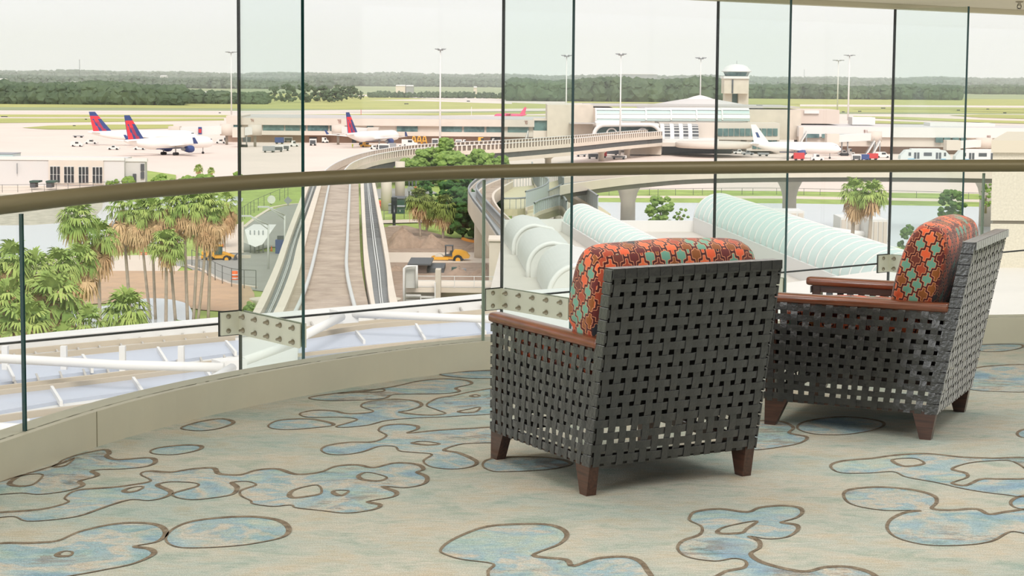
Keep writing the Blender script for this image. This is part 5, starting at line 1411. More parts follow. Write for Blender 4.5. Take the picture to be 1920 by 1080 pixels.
# two round columns and the road bridge seen between guideway and palms
for i, (x, yb_) in enumerate(((724.5,398),(750,372))):
    g = G(x, yb_); m_ = MB(); m_.lathe([(1.25,0),(1.25,9.5)], 14, g); m_.build('bridge_column', M_conc, label=['near pale round column right of the guideway','far pale round column behind the green cabinets'][i], cat='column', group='round columns right of the guideway')
# road bridge at the right
RB = -17.5
A = edge([(1058,343),(1075,341),(1140,334),(1200,330),(1300,325),(1480,322),(1700,322),(1900,325),(2100,330)], RB)
B = edge([(1050,360),(1075,355),(1145,345),(1210,338),(1305,331),(1480,328),(1700,328),(1900,331),(2100,336)], RB)
t = thing('road_bridge', 'long curved concrete road bridge crossing behind the handrail at the right', 'bridge', (A[0].x, A[0].y, GZ))
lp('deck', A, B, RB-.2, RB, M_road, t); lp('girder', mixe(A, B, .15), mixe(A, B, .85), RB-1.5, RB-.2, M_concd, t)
lp('parapet', mixe(A, B, .96), mixe(A, B, 1.03), RB-.5, RB+1.0, M_gwc, t); lp('parapet', mixe(A, B, -.03), mixe(A, B, .04), RB-.5, RB+1.0, M_gwc, t)
for x, yb_, yt_ in ((1178,412,336),(1481,398,327),(1851,395,332)):
    q = G(x, 333 if x > 1200 else 340, RB-1.5); m_ = MB(); m_.lathe([(1.5,GZ-q.z),(1.45,-4),(1.9,-2.2),(2.9,-.2),(2.9,0)], 20, q); m_.build('pier', M_conc, t)
# spiral ramp
SR = -20.5
O_ = edge([(962,326),(930,332),(900,343),(883,356),(877,368),(884,384),(898,404),(915,430),(935,462),(960,500)], SR)
I_ = edge([(962,334),(940,340),(915,350),(899,360),(893,370),(900,384),(915,402),(932,422),(955,448),(985,480)], SR)
J_ = edge([(962,346),(950,352),(935,360),(925,368),(922,377),(926,388),(936,402),(952,418),(975,440),(1005,465)], SR)
t = thing('spiral_ramp', 'pale S shaped concrete ramp with grey railings right of the green trees', 'ramp', (O_[0].x, O_[0].y, GZ))
lp('parapet', O_, mixe(O_, I_, .22), SR-2.4, SR+.8, M_gwc, t); lp('walkway', mixe(O_, I_, .22), I_, SR-1.6, SR, mat('walkway_grey', (176,180,180), .8), t)
lp('inner_kerb', I_, mixe(I_, J_, .12), SR-1.2, SR+.6, M_gwc, t); lp('lane', mixe(I_, J_, .12), J_, SR-1.2, SR-.2, M_deck, t); lp('parapet', J_, mixe(I_, J_, 1.15), SR-1.4, SR+.8, M_gwc, t)
balustrade(I_, SR+.3, 1.6, M_grey, t, 1.5, .05); balustrade(mixe(O_, I_, .1), SR+.6, .8, M_grey, t, 1.5, .05)
for k in (12, 30):
    p = mixe(O_, J_, .5)[k]; m_ = MB(); m_.lathe([(1.4,GZ-SR),(1.4,-1.6)], 12, (p.x, p.y, SR)); m_.build('pier', M_conc, t)
# second curved ramps seen through the fin
t = thing('station_platform', 'sand coloured platform deck with grey mesh railings behind the second fin', 'platform', G(1000, 375, -21))
O2 = edge([(945,352),(1010,346),(1060,334)], -21); I2 = edge([(945,392),(1005,386),(1075,352)], -21)
lp('deck', O2, I2, -22.2, -21, mat('platform_sand', (212,200,168), .9, var=.08, scale=.3), t)
balustrade(I2, -21, 1.8, M_grey, t, 1.1, .05); balustrade(O2, -21, 1.8, M_grey, t, 1.1, .05)
M_mesh = mat('grey_mesh_panel', (204,212,214), .7)
for (E1, hh, lab) in (([(997,330),(999,340),(1003,350),(1011,359),(1020,362),(1027,366),(1027,373),(1020,380),(1008,386),(985,394)], 2.6, 'curling sand coloured ramp with tall grey mesh behind the second fin'),
                 ([(1047,330),(1046,342),(1049,354),(1060,364),(1080,373),(1104,388),(1120,400)], 2.4, 'descending ramp with grey mesh at the right side of the second fin'),
                 ([(1002,408),(1012,402),(1030,396),(1048,391),(1056,394),(1062,404)], 1.8, 'low curved mesh screen just above the white roof hoods')):
    E_ = edge(E1, -20.8); t = thing('ramp_wall', lab, 'ramp', (E_[0].x, E_[0].y, GZ), 0, 'curling ramp walls behind the second fin')
    n_ = [E_[min(i+1,len(E_)-1)]-E_[max(i-1,0)] for i in range(len(E_))]; Q = [p+V((-d.y,d.x,0)).normalized()*2.2 for p, d in zip(E_, n_)]
    lp('deck', E_, Q, -22, -20.9, mat('platform_sand', (212,200,168), .9), t); lp('kerb', E_, mixe(E_, Q, .16), -22, -20.3, M_gwc, t)
    lp('mesh_screen', mixe(E_, Q, .04), mixe(E_, Q, .07), -20.3, -20.3+hh, M_mesh, t)
    balustrade(mixe(E_, Q, .02), -20.3, hh, M_grey, t, 1.6, .06)
    for k in (0, len(E_)//2, len(E_)-1):
        p = Q[k]; m_ = MB(); m_.lathe([(.7,GZ+20),(.7,-2)], 10, (p.x, p.y, -20)); m_.build('pier', M_conc, t)
g = G(931, 492, -19); t = thing('stair_block', 'plain grey concrete block at the foot of the S shaped ramp', 'building', V((g.x, g.y, GZ))); m_ = MB(); bx(m_, 917, 452, 950, 530, g.y, 5); m_.build('block', M_conc, t)
m_ = MB(); bx(m_, 915.5, 449.5, 950, 452.5, g.y-.2, 5.4); m_.build('coping', M_gwc, t)

# ------------------------------------------------------------------ site machines and things
def wheel(mb, c, r, w, n=18): mb.lathe([(r*.55,-w/2),(r*.95,-w/2),(r,-w/2*.8),(r,w/2*.8),(r*.95,w/2),(r*.55,w/2)], n, c, axis=(0,1,0))
g = G(412, 492); t = thing('wheel_loader', 'yellow wheel loader with dark cab behind the palm trunks', 'wheel loader', g, radians(4))
def tb(name, m, *boxes, par=None):
    m_ = MB()
    for b in boxes: m_.box(*b)
    return m_.build(name, m, par or t, world=False)
k = g.y/F*66/7.2      # scale so the loader is 66 px long
def sb(*b): return tuple(v*k for v in b)
tb('rear_body', M_yel, sb(-3.6,-1.0,1.1,-1.0,1.0,2.3), sb(-3.7,-.9,.9,-3.0,.9,1.5))
tb('front_frame', M_yel, sb(-1.0,-.7,.9,1.9,.7,1.7)); tb('cab', M_dgreen, sb(-1.3,-.9,1.7,.5,.9,3.4)); tb('cab_roof', M_yel, sb(-1.5,-1,3.4,.7,1,3.65))
tb('beacon', M_orange, sb(.5,-.2,3.2,.75,.2,3.8))
m_ = MB(); m_.beam(sb(.6,.6,2.1), sb(3.2,.6,1.2), .3*k, .4*k); m_.beam(sb(.6,-.6,2.1), sb(3.2,-.6,1.2), .3*k, .4*k); m_.build('lift_arm', M_yel, t, world=False)
m_ = MB(); pr = [(3.0,.3),(3.9,.25),(3.5,.55),(3.3,1.2),(3.7,1.9),(3.1,1.5),(2.9,.9)]; n = len(pr); m_.add([(x*k,-1.4*k,z*k) for x,z in pr]+[(x*k,1.4*k,z*k) for x,z in pr], [tuple(range(n)), tuple(reversed(range(n,2*n)))]+[(i,n+i,n+(i+1)%n,(i+1)%n) for i in range(n)]); m_.build('bucket', M_dgrey, t, world=False)
for x in (-1.9, 1.5):
    for y in (-1.1, 1.1):
        m_ = MB(); wheel(m_, sb(x,y,.78), .78*k, .55*k); w = m_.build('wheel', M_black, t, world=False); m_ = MB(); m_.lathe([(.40*k,-.2*k),(.40*k,.2*k)], 14, sb(x,y*1.08,.78), axis=(0,1,0)); m_.build('hub', M_yel, w, world=False)
g = G(845, 495); t = thing('road_roller', 'yellow single drum road roller with an open driver stand on the pale road', 'road roller', g, radians(178))
k = g.y/F*70/5.8
m_ = MB(); pr = [(-2.9,1.0),(-.3,.8),(-.3,1.8),(-.6,2.3),(-1.6,2.25),(-2.5,1.9),(-3.0,1.3)]; n = len(pr); m_.add([(x*k,-.8*k,z*k) for x,z in pr]+[(x*k,.8*k,z*k) for x,z in pr], [tuple(range(n)), tuple(reversed(range(n,2*n)))]+[(i,n+i,n+(i+1)%n,(i+1)%n) for i in range(n)]); m_.build('engine_cover', M_yel, t, world=False)
tb('drum_frame', M_yel, sb(.3,-1.1,.75,2.9,-.95,1.2), sb(.3,.95,.75,2.9,1.1,1.2), sb(2.75,-1.1,.75,2.95,1.1,1.2), sb(-.3,-.6,.8,.6,.6,1.3))
m_ = MB(); m_.lathe([(.1,-.9*k),(.78*k,-.9*k),(.78*k,.9*k),(.1,.9*k)], 24, sb(1.8,0,.78), axis=(0,1,0)); m_.build('drum', M_conc, t, world=False)
for y in (-.85,.85):
    m_ = MB(); wheel(m_, sb(-1.2,y,.76), .76*k, .5*k); w = m_.build('wheel', M_black, t, world=False); m_ = MB(); m_.lathe([(.38*k,-.2*k),(.38*k,.2*k)], 14, sb(-1.2,y*1.1,.76), axis=(0,1,0)); m_.build('hub', M_yel, w, world=False)
tb('operator_platform', M_dgrey, sb(-.3,-.8,1.3,.9,.8,1.5), sb(-.2,-.4,1.5,.1,.4,2.1)); tb('canopy', M_dgrey, sb(-.4,-.8,2.85,.9,.8,2.95))
for x in (-.3,.8):
    for y in (-.7,.7): tb('canopy_post', M_dgrey, sb(x-.05,y-.05,1.5,x+.05,y+.05,2.9))
# people: one continuous body each, clothes as children
M_skin = mat('skin', (190,140,110), .6); M_vest = mat('orange_vest', (240,112,60), .8); M_jean = mat('blue_work_trousers', (96,112,140), .8); M_lime = mat('lime_vest', (210,230,80), .8); M_helmet = mat('white_helmet', (236,234,228), .4)
def person(lab, loc, rz, vest, legs, H=1.8, seated=False, helmet=True):
    t = thing('person', lab, 'person', loc, rz)
    s = H/1.8
    if seated:
        J = {0:(0,0,.95),1:(0,-.02,1.2),2:(0,-.02,1.42),3:(0,0,1.52),4:(0,.02,1.66),5:(-.19,0,1.42),6:(-.26,.12,1.18),7:(-.2,.38,1.2),8:(.19,0,1.42),9:(.26,.12,1.18),10:(.2,.38,1.2),11:(-.1,.0,.92),12:(-.14,.44,.94),13:(-.14,.48,.5),14:(-.14,.62,.46),15:(.1,.0,.92),16:(.14,.44,.94),17:(.14,.48,.5),18:(.14,.62,.46)}
    else:
        J = {0:(0,0,.95),1:(0,.0,1.18),2:(0,-.01,1.42),3:(0,0,1.53),4:(0,.02,1.67),5:(-.2,0,1.43),6:(-.25,.0,1.14),7:(-.22,.14,.9),8:(.2,0,1.43),9:(.25,-.02,1.14),10:(.23,.1,.9),11:(-.1,0,.92),12:(-.12,.05,.5),13:(-.13,-.02,.08),14:(-.14,.14,.04),15:(.1,0,.92),16:(.13,.0,.5),17:(.14,-.08,.08),18:(.15,.08,.04)}
    E_ = [(0,1),(1,2),(2,3),(3,4),(2,5),(5,6),(6,7),(2,8),(8,9),(9,10),(0,11),(11,12),(12,13),(13,14),(0,15),(15,16),(16,17),(17,18)]
    rad = {0:.15,1:.15,2:.16,3:.06,4:.105,5:.075,6:.052,7:.035,8:.075,9:.052,10:.035,11:.11,12:.075,13:.045,14:.04,15:.11,16:.075,17:.045,18:.04}
    J = {a: V(b)*s for a, b in J.items()}; vs = [J[i] for i in range(19)]; fr = 19
    # five separate fingers at each hand
    for hand, sx_ in ((7,-1),(10,1)):
        for f in range(5):
            d = V(((f-2)*.018*sx_, .05, -.06)) if f else V((-.04*sx_, .04, -.02)); vs.append(vs[hand]+d*s); E_.append((hand, fr)); rad[fr] = .011; fr += 1
    me = bpy.data.meshes.new('body'); me.from_pydata(vs, E_, []); me.materials.append(M_skin)
    o = bpy.data.objects.new('body', me); col.objects.link(o); o.parent = t
    o.modifiers.new('skin', 'SKIN'); sd = o.modifiers.new('sub', 'SUBSURF'); sd.levels = 1; sd.render_levels = 1
    sv = me.skin_vertices
    if not sv: 
        import bmesh as bmm; bm = bmm.new(); bm.from_mesh(me); bm.verts.layers.skin.verify(); bm.to_mesh(me); bm.free(); sv = me.skin_vertices
    for i, v in enumerate(sv[0].data): v.radius = (rad[i]*s, rad[i]*s*(.75 if i in (0,1,2) else 1))
    sv[0].data[0].use_root = True
    def cloth(name, chain, rr_, m):
        m_ = MB(); m_.tube([J[c] for c in chain], [r_*s for r_ in rr_], 10); return m_
    m_ = MB(); m_.tube([J[0], J[1], J[2], J[2]+V((0,0,.09))*s], [.19*s,.185*s,.2*s,.09*s], 12); m_.tube([J[2], J[5], J[6]], [.1*s,.1*s,.075*s], 8); m_.tube([J[2], J[8], J[9]], [.1*s,.1*s,.075*s], 8); m_.build('vest', vest, t, world=False)
    m_ = MB(); m_.tube([J[11]+V((0,0,.08)), J[12], J[13]], [.135*s,.095*s,.075*s], 8); m_.tube([J[15]+V((0,0,.08)), J[16], J[17]], [.135*s,.095*s,.075*s], 8); m_.build('trousers', legs, t, world=False)
    m_ = MB(); m_.cbox(J[14]-V((0,.06,0)), .1, .28, .09); m_.cbox(J[18]-V((0,.06,0)), .1, .28, .09); m_.build('boots', M_black, t, world=False)
    if helmet:
        m_ = MB(); c_ = J[4]+V((0,0,.03)); m_.lathe([(.15,0),(.125,.02),(.12,.07),(.08,.115),(.01,.13)], 14, c_); m_.build('helmet', M_helmet if vest is not M_vest else M_orange, t, world=False)
    return t
p_ = G(195.5, 512.5); person('person in an orange top and blue trousers walking on the pale site concrete', p_, radians(200), M_vest, M_jean, 2.0)
p_ = G(1306.5, 289); person('person in a lime vest in front of the dark bays of the hub', p_, 0, M_lime, M_dgrey, 1.9)
p_ = G(661, 277); person('person in a lime vest at the tail of the middle jet', p_, 0, M_lime, M_lime, 1.9)
rl = bpy.data.objects['road_roller']; p_ = rl.location + Matrix.Rotation(radians(178), 3, 'Z') @ V((-.02*k, 0, .62*k)); person('person driving the yellow road roller under its canopy', p_, radians(88), mat('driver_shirt', (110,130,120), .8), M_dgrey, 1.8, seated=True, helmet=False)
# barrels and cones
BR = 'orange and white traffic barrels'
for i, (x, y, lab) in enumerate(((440,530,'front orange barrel stack inside the curved fence'),(449,517,'small orange barrel behind the front barrel'),(204,486,'orange barrel at the left behind the worker'),(266,482,'orange barrel between the twin palm trunks, left'),(274,482,'orange barrel between the twin palm trunks, right'))):
    g = G(x, y); sc_ = 1.5 if i == 0 else 1.0
    t = thing('traffic_barrel', lab, 'traffic barrel', g, 0, BR); h = g.y/F*(22 if i == 0 else 9 if i > 1 else 8); r = h*.32
    m_ = MB(); m_.lathe([(r,0),(r*.95,h*.3),(r*.9,h*.6),(r*.8,h)], 12, g); m_.build('drum', M_orange, t)
    for z in (.35,.65): m_ = MB(); m_.lathe([(r*.97,h*z),(r*.95,h*(z+.1))], 12, g); m_.build('white_band', M_white, t)
    m_ = MB(); m_.lathe([(r*1.3,0),(r*1.3,h*.08),(r,h*.1)], 12, g); m_.build('rubber_base', M_black, t)
for i, (x, y, h, lab) in enumerate(((509,475,14,'orange cone behind the left fin'),(458,538,8,'small cone at the right edge of the fence'),(452,498,6,'small cone right of the wheel loader'))):
    g = G(x, y); h *= g.y/F; t = thing('traffic_cone', lab, 'traffic cone', g, 0, 'orange traffic cones')
    m_ = MB(); m_.lathe([(h*.22,0.1),(h*.04,h)], 12, g); m_.build('cone', M_orange, t); m_ = MB(); m_.cbox(g+V((0,0,.06)), h*.55, h*.55, .12); m_.build('base', M_orange, t)
for i, (x, y, w) in enumerate(((8,220,12),(161,225,4),(139,237,5),(412,213,4),(762,196,8),(878,191,6),(1581,211,5),(1612,210,6),(1656,204,8),(1797,208,6),(1852,206,5),(1884,213,6))):
    g = G(x, y); s_ = g.y/F; t = thing('airfield_sign', ['wide dark','small dark','dark','tiny dark'][i % 4]+' airfield sign '+['at the left edge by the taxiway','above the parked jets on the grass edge','beside the long grass island','left of the first light mast','in the meadow right of the lone trees','on the taxiway left of the second fin','at the foot of the paired masts','right of the paired masts','below the far right wood','in the last fin by the taxiway','on the strip right of the last fin','at the right end of the grass island'][i], 'sign', g, 0, 'dark airfield signs')
    m_ = MB(); m_.box(g.x-w*s_/2, g.y, GZ+.3, g.x+w*s_/2, g.y+.4, GZ+2.2*s_); m_.build('panel', M_blkglass, t)
    for q in (-.35, .35): m_ = MB(); m_.box(g.x+q*w*s_-.1, g.y+.1, GZ, g.x+q*w*s_+.1, g.y+.3, GZ+.4); m_.build('leg', M_grey, t)
# street lamps behind the left fin
for i, (x, yb_, yt_, xa, ya) in enumerate(((534,470,404,504,388),(503,490,422,470,405))):
    g = G(x, yb_+20); tz = D(x, yt_, g.y); e_ = D(xa, ya, g.y-2)
    t = thing('street_lamp', ['right street lamp with a long bent arm behind the left fin','left street lamp with a long bent arm behind the left fin'][i], 'street lamp', g, 0, 'street lamps behind the left fin')
    m_ = MB(); m_.tube([g, tz], .16, 8); m_.build('pole', M_pipe, t)
    m_ = MB(); m_.tube([tz, e_], .10, 6); m_.tube([tz-V((0,0,.7)), e_-V((0,0,.1))], .07, 6); m_.build('arm', M_pipe, t)
    m_ = MB(); m_.cbox(e_-V((.9,0,0)), 1.9, .5, .25); m_.build('lamp_head', M_pipe, t)
g = G(483, 478); t = thing('white_canopy', 'white pointed tent canopy over a gate behind the left fin', 'canopy', g)
a = D(483, 440, g.y); s = g.y/F
m_ = MB(); z0 = D(483,455,g.y).z; z1 = D(483,431,g.y).z; m_.add([(g.x-24*s,g.y,z1),(g.x+28*s,g.y,z1),(g.x+14*s,g.y-3,z0),(g.x+2*s,g.y-4,D(483,459,g.y).z),(g.x-12*s,g.y-3,z0),(g.x-26*s,g.y,z0),(g.x-20*s,g.y+8,z1+.3),(g.x+24*s,g.y+8,z1+.3)], [(0,5,4),(0,4,3),(0,3,2),(0,2,1),(0,1,7,6)]); m_.build('fabric', M_white, t)
for dx in (-12, -4, 4, 12): m_ = MB(); m_.tube([(g.x+dx*s,g.y-1,GZ),(g.x+dx*s,g.y-1,z1)], .12, 5); m_.build('post', M_grey, t)
g = G(527, 480); t = thing('portable_machine', 'small dark blue machine beside the orange cone behind the left fin', 'machine', g)
m_ = MB(); m_.cbox(g+V((0,0,1.6)), 1.8, 1.6, 2.6); m_.build('housing', M_blue, t); m_ = MB(); m_.cbox(g+V((0,0,3.2)), 1.2, 1.0, .7); m_.build('hood', M_dgrey, t)
m_ = MB(); wheel(m_, g+V((.6,-.9,.5)), .5, .3); m_.build('wheel', M_black, t)
for i, (x, y, m, lab) in enumerate(((509,374,M_white,'white sign at the top of the curved road'),(540,376,M_blue,'blue grey diamond sign at the curved road'))):
    g = G(x, y+14); q = D(x, y, g.y); t = thing('road_sign', lab, 'sign', g, 0, 'signs by the curved road')
    m_ = MB(); m_.tube([g, q], .08, 5); m_.build('post', M_grey, t); m_ = MB(); m_.lathe([(1.0,-.04),(1.0,.04)], 4 if i else 12, q+V((0,-.1,0)), axis=(0,1,0), smooth=False); m_.build('plate', M_grey if i else M_white, t)
# green cabinets
for i, (x0, y0, x1, y1, dep, lab) in enumerate(((728,373,758,396,8,'big dark green cabinet right of the guideway'),(742,388,758,403,3,'square green cabinet in front of the big one'),(728,384,736,401,3,'small grey cabinet left of the square one'))):
    Y = G((x0+x1)/2, 404).y + (12 if i == 0 else 0); q = D((x0+x1)/2, y1, Y)
    t = thing('utility_cabinet', lab, 'cabinet', V((q.x, q.y, GZ)), 0, 'utility cabinets'); m_ = MB(); bx(m_, x0, y0, x1, 406 if i != 1 else 404, Y, dep); m_.build('housing', M_dgreen if i != 2 else M_grey, t)
    m_ = MB(); bx(m_, x0-.5, y0-1, x1+.5, y0+.4, Y-.2, dep+.4); m_.build('lid', M_dgrey if i == 0 else M_grey, t)
    if i == 1: m_ = MB(); bx(m_, 749.5, 393, 750.5, 397, Y-.2, .3); m_.build('latch', M_white, t)
g = G(739, 428); t = thing('sign_board', 'tall black post with a black board in front of the green cabinets', 'sign', g); q = D(739, 385, g.y)
m_ = MB(); m_.tube([g, q], .35, 6); m_.build('post', M_blkglass, t); m_ = MB(); m_.cbox(q, 1.2, .4, 3.4); m_.build('board', M_blkglass, t)
m_ = MB(); m_.lathe([(1.6,0),(1.2,.5),(.4,.6)], 10, g); m_.build('footing', M_conc, t)
for i in range(4):
    g = G(714, 383+i*3.5); m_ = MB(); m_.cbox(g+V((0,0,.5)), 4.5, .5, .9); m_.build('road_barrier', M_red if i % 2 else M_orange, label=['rearmost','third','second','front'][i]+' red and white road barrier beside the pale column', cat='barrier', group='red road barriers')
for i, x in enumerate((767, 773, 780)):
    g = G(x, 378); t = thing('thin_post', ['left','middle','right'][i]+' thin dark post behind the cabbage palms', 'post', g, 0, 'thin dark posts'); m_ = MB(); m_.tube([g, g+V((0,0,6))], .18, 6); m_.build('pole', M_dgrey, t); m_ = MB(); m_.cbox(g+V((0,-.3,3.2)), .8, .3, 1.2); m_.build('box', M_red if i == 2 else M_grey, t)
# soil heaps (displaced mounds)
def heap(lab, x, y, wpx, hpx, seed, depth=.6, m=M_soild):
    g = G(x, y); s = g.y/F; rr = random.Random(seed); m_ = MB(); n, q = 28, 10; vs = []
    ph = [rr.uniform(0, 6.28) for _ in range(6)]
    for j in range(q+1):
        t_ = j/q
        for i in range(n):
            a = 2*pi*i/n; k_ = 1+.16*sin(3*a+ph[0])+.10*sin(5*a+ph[1])+.06*sin(9*a+ph[2]); r = (1-t_)*k_
            z = hpx*s*(t_**.8)*(1+.12*sin(a*2+ph[3])+.07*rr.uniform(-1,1)) if j else -.2
            vs.append((g.x+cos(a)*r*wpx/2*s, g.y+sin(a)*r*wpx/2*s*depth, g.z+z))
    m_.add(vs, [(j*n+i, j*n+(i+1)%n, (j+1)*n+(i+1)%n, (j+1)*n+i) for j in range(q) for i in range(n)], True)
    m_.build('soil_heap', m, label=lab, cat='soil heap', group='heaps of dark soil')
heap('large soil heap left of the cabbage palm trunks', 755, 470, 90, 40, 1); heap('soil heap with pale crest under the cabbage palms', 808, 470, 84, 28, 2); heap('low soil heap behind the road roller', 900, 474, 90, 22, 3, m=M_soild)
heap('soil heap left of the white walkway building', 742, 515, 60, 16, 4); heap('soil heap in front of the road roller', 860, 525, 70, 24, 5); heap('dark soil heap at the right near the second fin', 912, 530, 80, 32, 6); heap('soil ridge above the grey steel boxes', 800, 512, 90, 12, 7)
g = G(800, 520); t = thing('steel_skip', 'dark steel box frame lying on the soil behind the white walkway', 'skip', g)
m_ = MB(); bx(m_, 768, 497, 800, 522, g.y, 8); m_.build('side_panel', M_rust, t); m_ = MB(); bx(m_, 800, 503, 832, 522, g.y+1, 8); m_.build('end_panel', M_dgrey, t); m_ = MB(); bx(m_, 764, 495, 808, 497.5, g.y-1, 10); m_.build('top_frame', M_dgrey, t)
g = G(855, 515); t = thing('green_toolbox', 'small green and blue box pile below the road roller', 'box', g); m_ = MB(); m_.cbox(g+V((0,0,.6)), 1.4, 1, 1.2); m_.build('box', M_dgreen, t); m_ = MB(); m_.cbox(g+V((1.2,0,.5)), .8, .8, 1.0); m_.build('crate', M_grey, t)
C_ = edge([(868,449),(880,453),(895,455),(915,452),(940,451)], GZ+.6); m_ = MB(); m_.tube(C_, .45, 8); m_.build('orange_netting', M_orange if False else mat('orange_tarp', (232,150,60), .8), label='crumpled orange tarpaulin at the foot of the dark trees', cat='tarpaulin')
# white walkway building bottom centre
WZ = -20.0; Yk = G(850, 560, WZ).y
t = thing('walkway_building', 'white walkway structure with slatted end and railings left of the near armchair', 'walkway', D(850, 590, Yk))
def bp(name, m, *bs):
    m_ = MB()
    for b in bs: bx(m_, *b)
    return m_.build(name, m, t)
bp('deck', M_gwc, (760,539,1000,549,Yk,6)); bp('beam', M_conc, (760,549,1000,566,Yk+1,4)); bp('end_screen', mat('perforated_screen', (196,194,188), .7), (759,500,780,540,Yk-1,1))
m_ = MB(); m_.tube([D(x, y, Yk-1.5) for x, y in ((758,600),(758,503),(762,500),(781,498.5),(781,540))], .16, 6); m_.build('screen_frame', M_white, t)
bp('column', M_conc, (816,506,826,600,Yk-1,1.6)); bp('column_trim', M_white, (814.5,530,817,600,Yk-1.4,.5))
for y in (518.5, 527, 539): bp('rail', M_white, (782,y-.5,1000,y+.5,Yk,.12))
for x in (783,852,889,924,960,996): bp('baluster', M_white, (x-.6,518,x+.6,540,Yk-.05,.15))
for k_ in range(8): bp('slat', M_white, (760,556+k_*5.5,815,558.4+k_*5.5,Yk-.6,.5))
bp('back_wall', mat('slat_back', (180,168,156), .8), (760,555,930,620,Yk+1.5,1)); bp('slat_frame', M_white, (788,555,789.5,620,Yk-1.2,.4), (759,553,789,554.5,Yk-1.2,.4))
# ------------------------------------------------------------------ terminal roof with vaults, hoods, ducts
TZ = -14.5
M_troof = mat('terminal_roof_grey', (206,198,188), .85, var=.06, scale=.2)
P = [G(x, y, TZ) for x, y in ((945,440),(1055,432),(1180,431),(1304,431),(1420,431),(1560,470),(2000,560),(2400,900),(700,900),(900,620))]
m_ = MB(); m_.prism([(p.x, p.y) for p in P], TZ-2, TZ); m_.build('terminal_roof', M_troof, label='flat grey terminal roof deck carrying the glass vaults behind the armchairs', cat='roof', kind='structure')
m_ = MB(); m_.prism([(p.x, p.y-1) for p in P[1:7]]+[(90,110),(-10,110)], GZ, TZ-2); m_.build('terminal_walls', M_conc, kind='structure')
def wallbar(name, lab, a, b, z0, z1, wd, m):
    A_, B_ = G(*a, TZ), G(*b, TZ); m_ = MB(); m_.beam((A_.x,A_.y,(z0+z1)/2), (B_.x,B_.y,(z0+z1)/2), wd, z1-z0); return m_.build(name, m, label=lab, cat='parapet', group='white roof parapets')
wallbar('roof_parapet', 'white parapet at the far roof edge between the two vaults', (1120,434), (1304,434), TZ, TZ+1.15, .5, M_white)
wallbar('roof_parapet', 'white parapet at the far roof edge seen through the second fin', (945,436), (1056,434), TZ, TZ+1.3, .5, M_white)
wallbar('roof_parapet', 'white parapet edge right of the right glass vault', (1500,440), (1690,505), TZ, TZ+1.0, .8, M_white)
M_vg = mat('vault_green_glass', (196,212,206), .25)
def barrel(lab, a, b, wpx_far, r_scale, nrib, wall=.55, name='glass_vault', m=M_vg, rib=M_white, ext=0):
    A_, B_ = G(*a, TZ), G(*b, TZ); d = (B_-A_); d.z = 0; L_ = d.length; dn = d.normalized(); side = V((-dn.y, dn.x, 0))
    if side.x < 0: side = -side
    r = wpx_far*A_.y/F/2*r_scale; c0_ = A_+side*r; c1_ = B_+dn*ext+side*r; h0 = wall*r
    t = thing(name, lab, 'skylight', c0_, 0, 'rounded glass roof vaults')
    n = 16
    def ring(c, rr): return [c+side*(-cos(pi*k_/n)*rr)+V((0,0,h0+sin(pi*k_/n)*rr*.95)) for k_ in range(n+1)]
    m_ = MB(); A1, B1 = ring(c0_, r), ring(c1_, r); m_.add(A1+B1, [(k_, k_+1, n+2+k_, n+1+k_) for k_ in range(n)]+[tuple(range(n+1))], True); m_.build('glazing', m, t)
    for s_ in (-1, 1):
        m_ = MB(); p, q = c0_+side*s_*r+V((0,0,h0/2)), c1_+side*s_*r+V((0,0,h0/2)); m_.beam(p, q, .35, h0+.1); m_.build('kerb_wall', M_white, t)
    for k_ in range(nrib+1):
        c = c0_*(1-k_/nrib)+c1_*(k_/nrib); m_ = MB(); m_.tube(ring(c, r+.03), .075, 4); m_.build('rib', rib, t)
    return t
barrel('pale green glass vault behind the near armchair', (1056,434), (1104,465), 68, 1.0, 26, ext=44)
barrel('larger pale green glass vault behind the far armchair', (1302,434), (1466,508), 90, 1.05, 36, ext=45)
# hoods: stepped half barrels with a lip
for i, (a, b, w) in enumerate((((948,452),(968,478),74),((974,482),(996,520),84),((1012,524),(1036,575),100))):
    A_, B_ = G(*a, TZ), G(*b, TZ); d = (B_-A_); d.z = 0; dn = d.normalized(); side = V((-dn.y, dn.x, 0)); side = side if side.x > 0 else -side
    r = w*A_.y/F/2; c0_ = A_+side*r*.9; c1_ = B_+side*r*.9
    t = thing('roof_hood', ['farthest white rounded roof hood in the second fin','middle white rounded roof hood in the second fin','nearest white rounded roof hood in the second fin'][i], 'roof hood', c0_, 0, 'white rounded roof hoods')
    n = 12; pr = [(-1,-.2)]+[(-cos(pi/2*k_/n), .35+sin(pi/2*k_/n)*1.0) for k_ in range(n+1)]+[(.75,1.2),(1.0,.9),(1.0,-.2)]
    def ring(c, f_=1): return [c+side*(x*r*f_)+V((0,0,z*r*f_)) for x, z in pr]
    m_ = MB(); A1, B1 = ring(c0_), ring(c1_); N_ = len(pr); m_.add(A1+B1, [(k_, k_+1, N_+k_+1, N_+k_) for k_ in range(N_-1)]+[tuple(range(N_)), tuple(reversed(range(N_, 2*N_)))]); m_.build('shell', M_whiteroof, t)
    m_ = MB(); m_.tube(ring(c1_-dn*.1, 1.02), .22, 6); m_.build('lip', M_white, t)
wallbar('roof_parapet', 'pale slab strip right of the rounded hoods', (1000,440), (1105,540), TZ, TZ+.7, 3.0, M_conc)
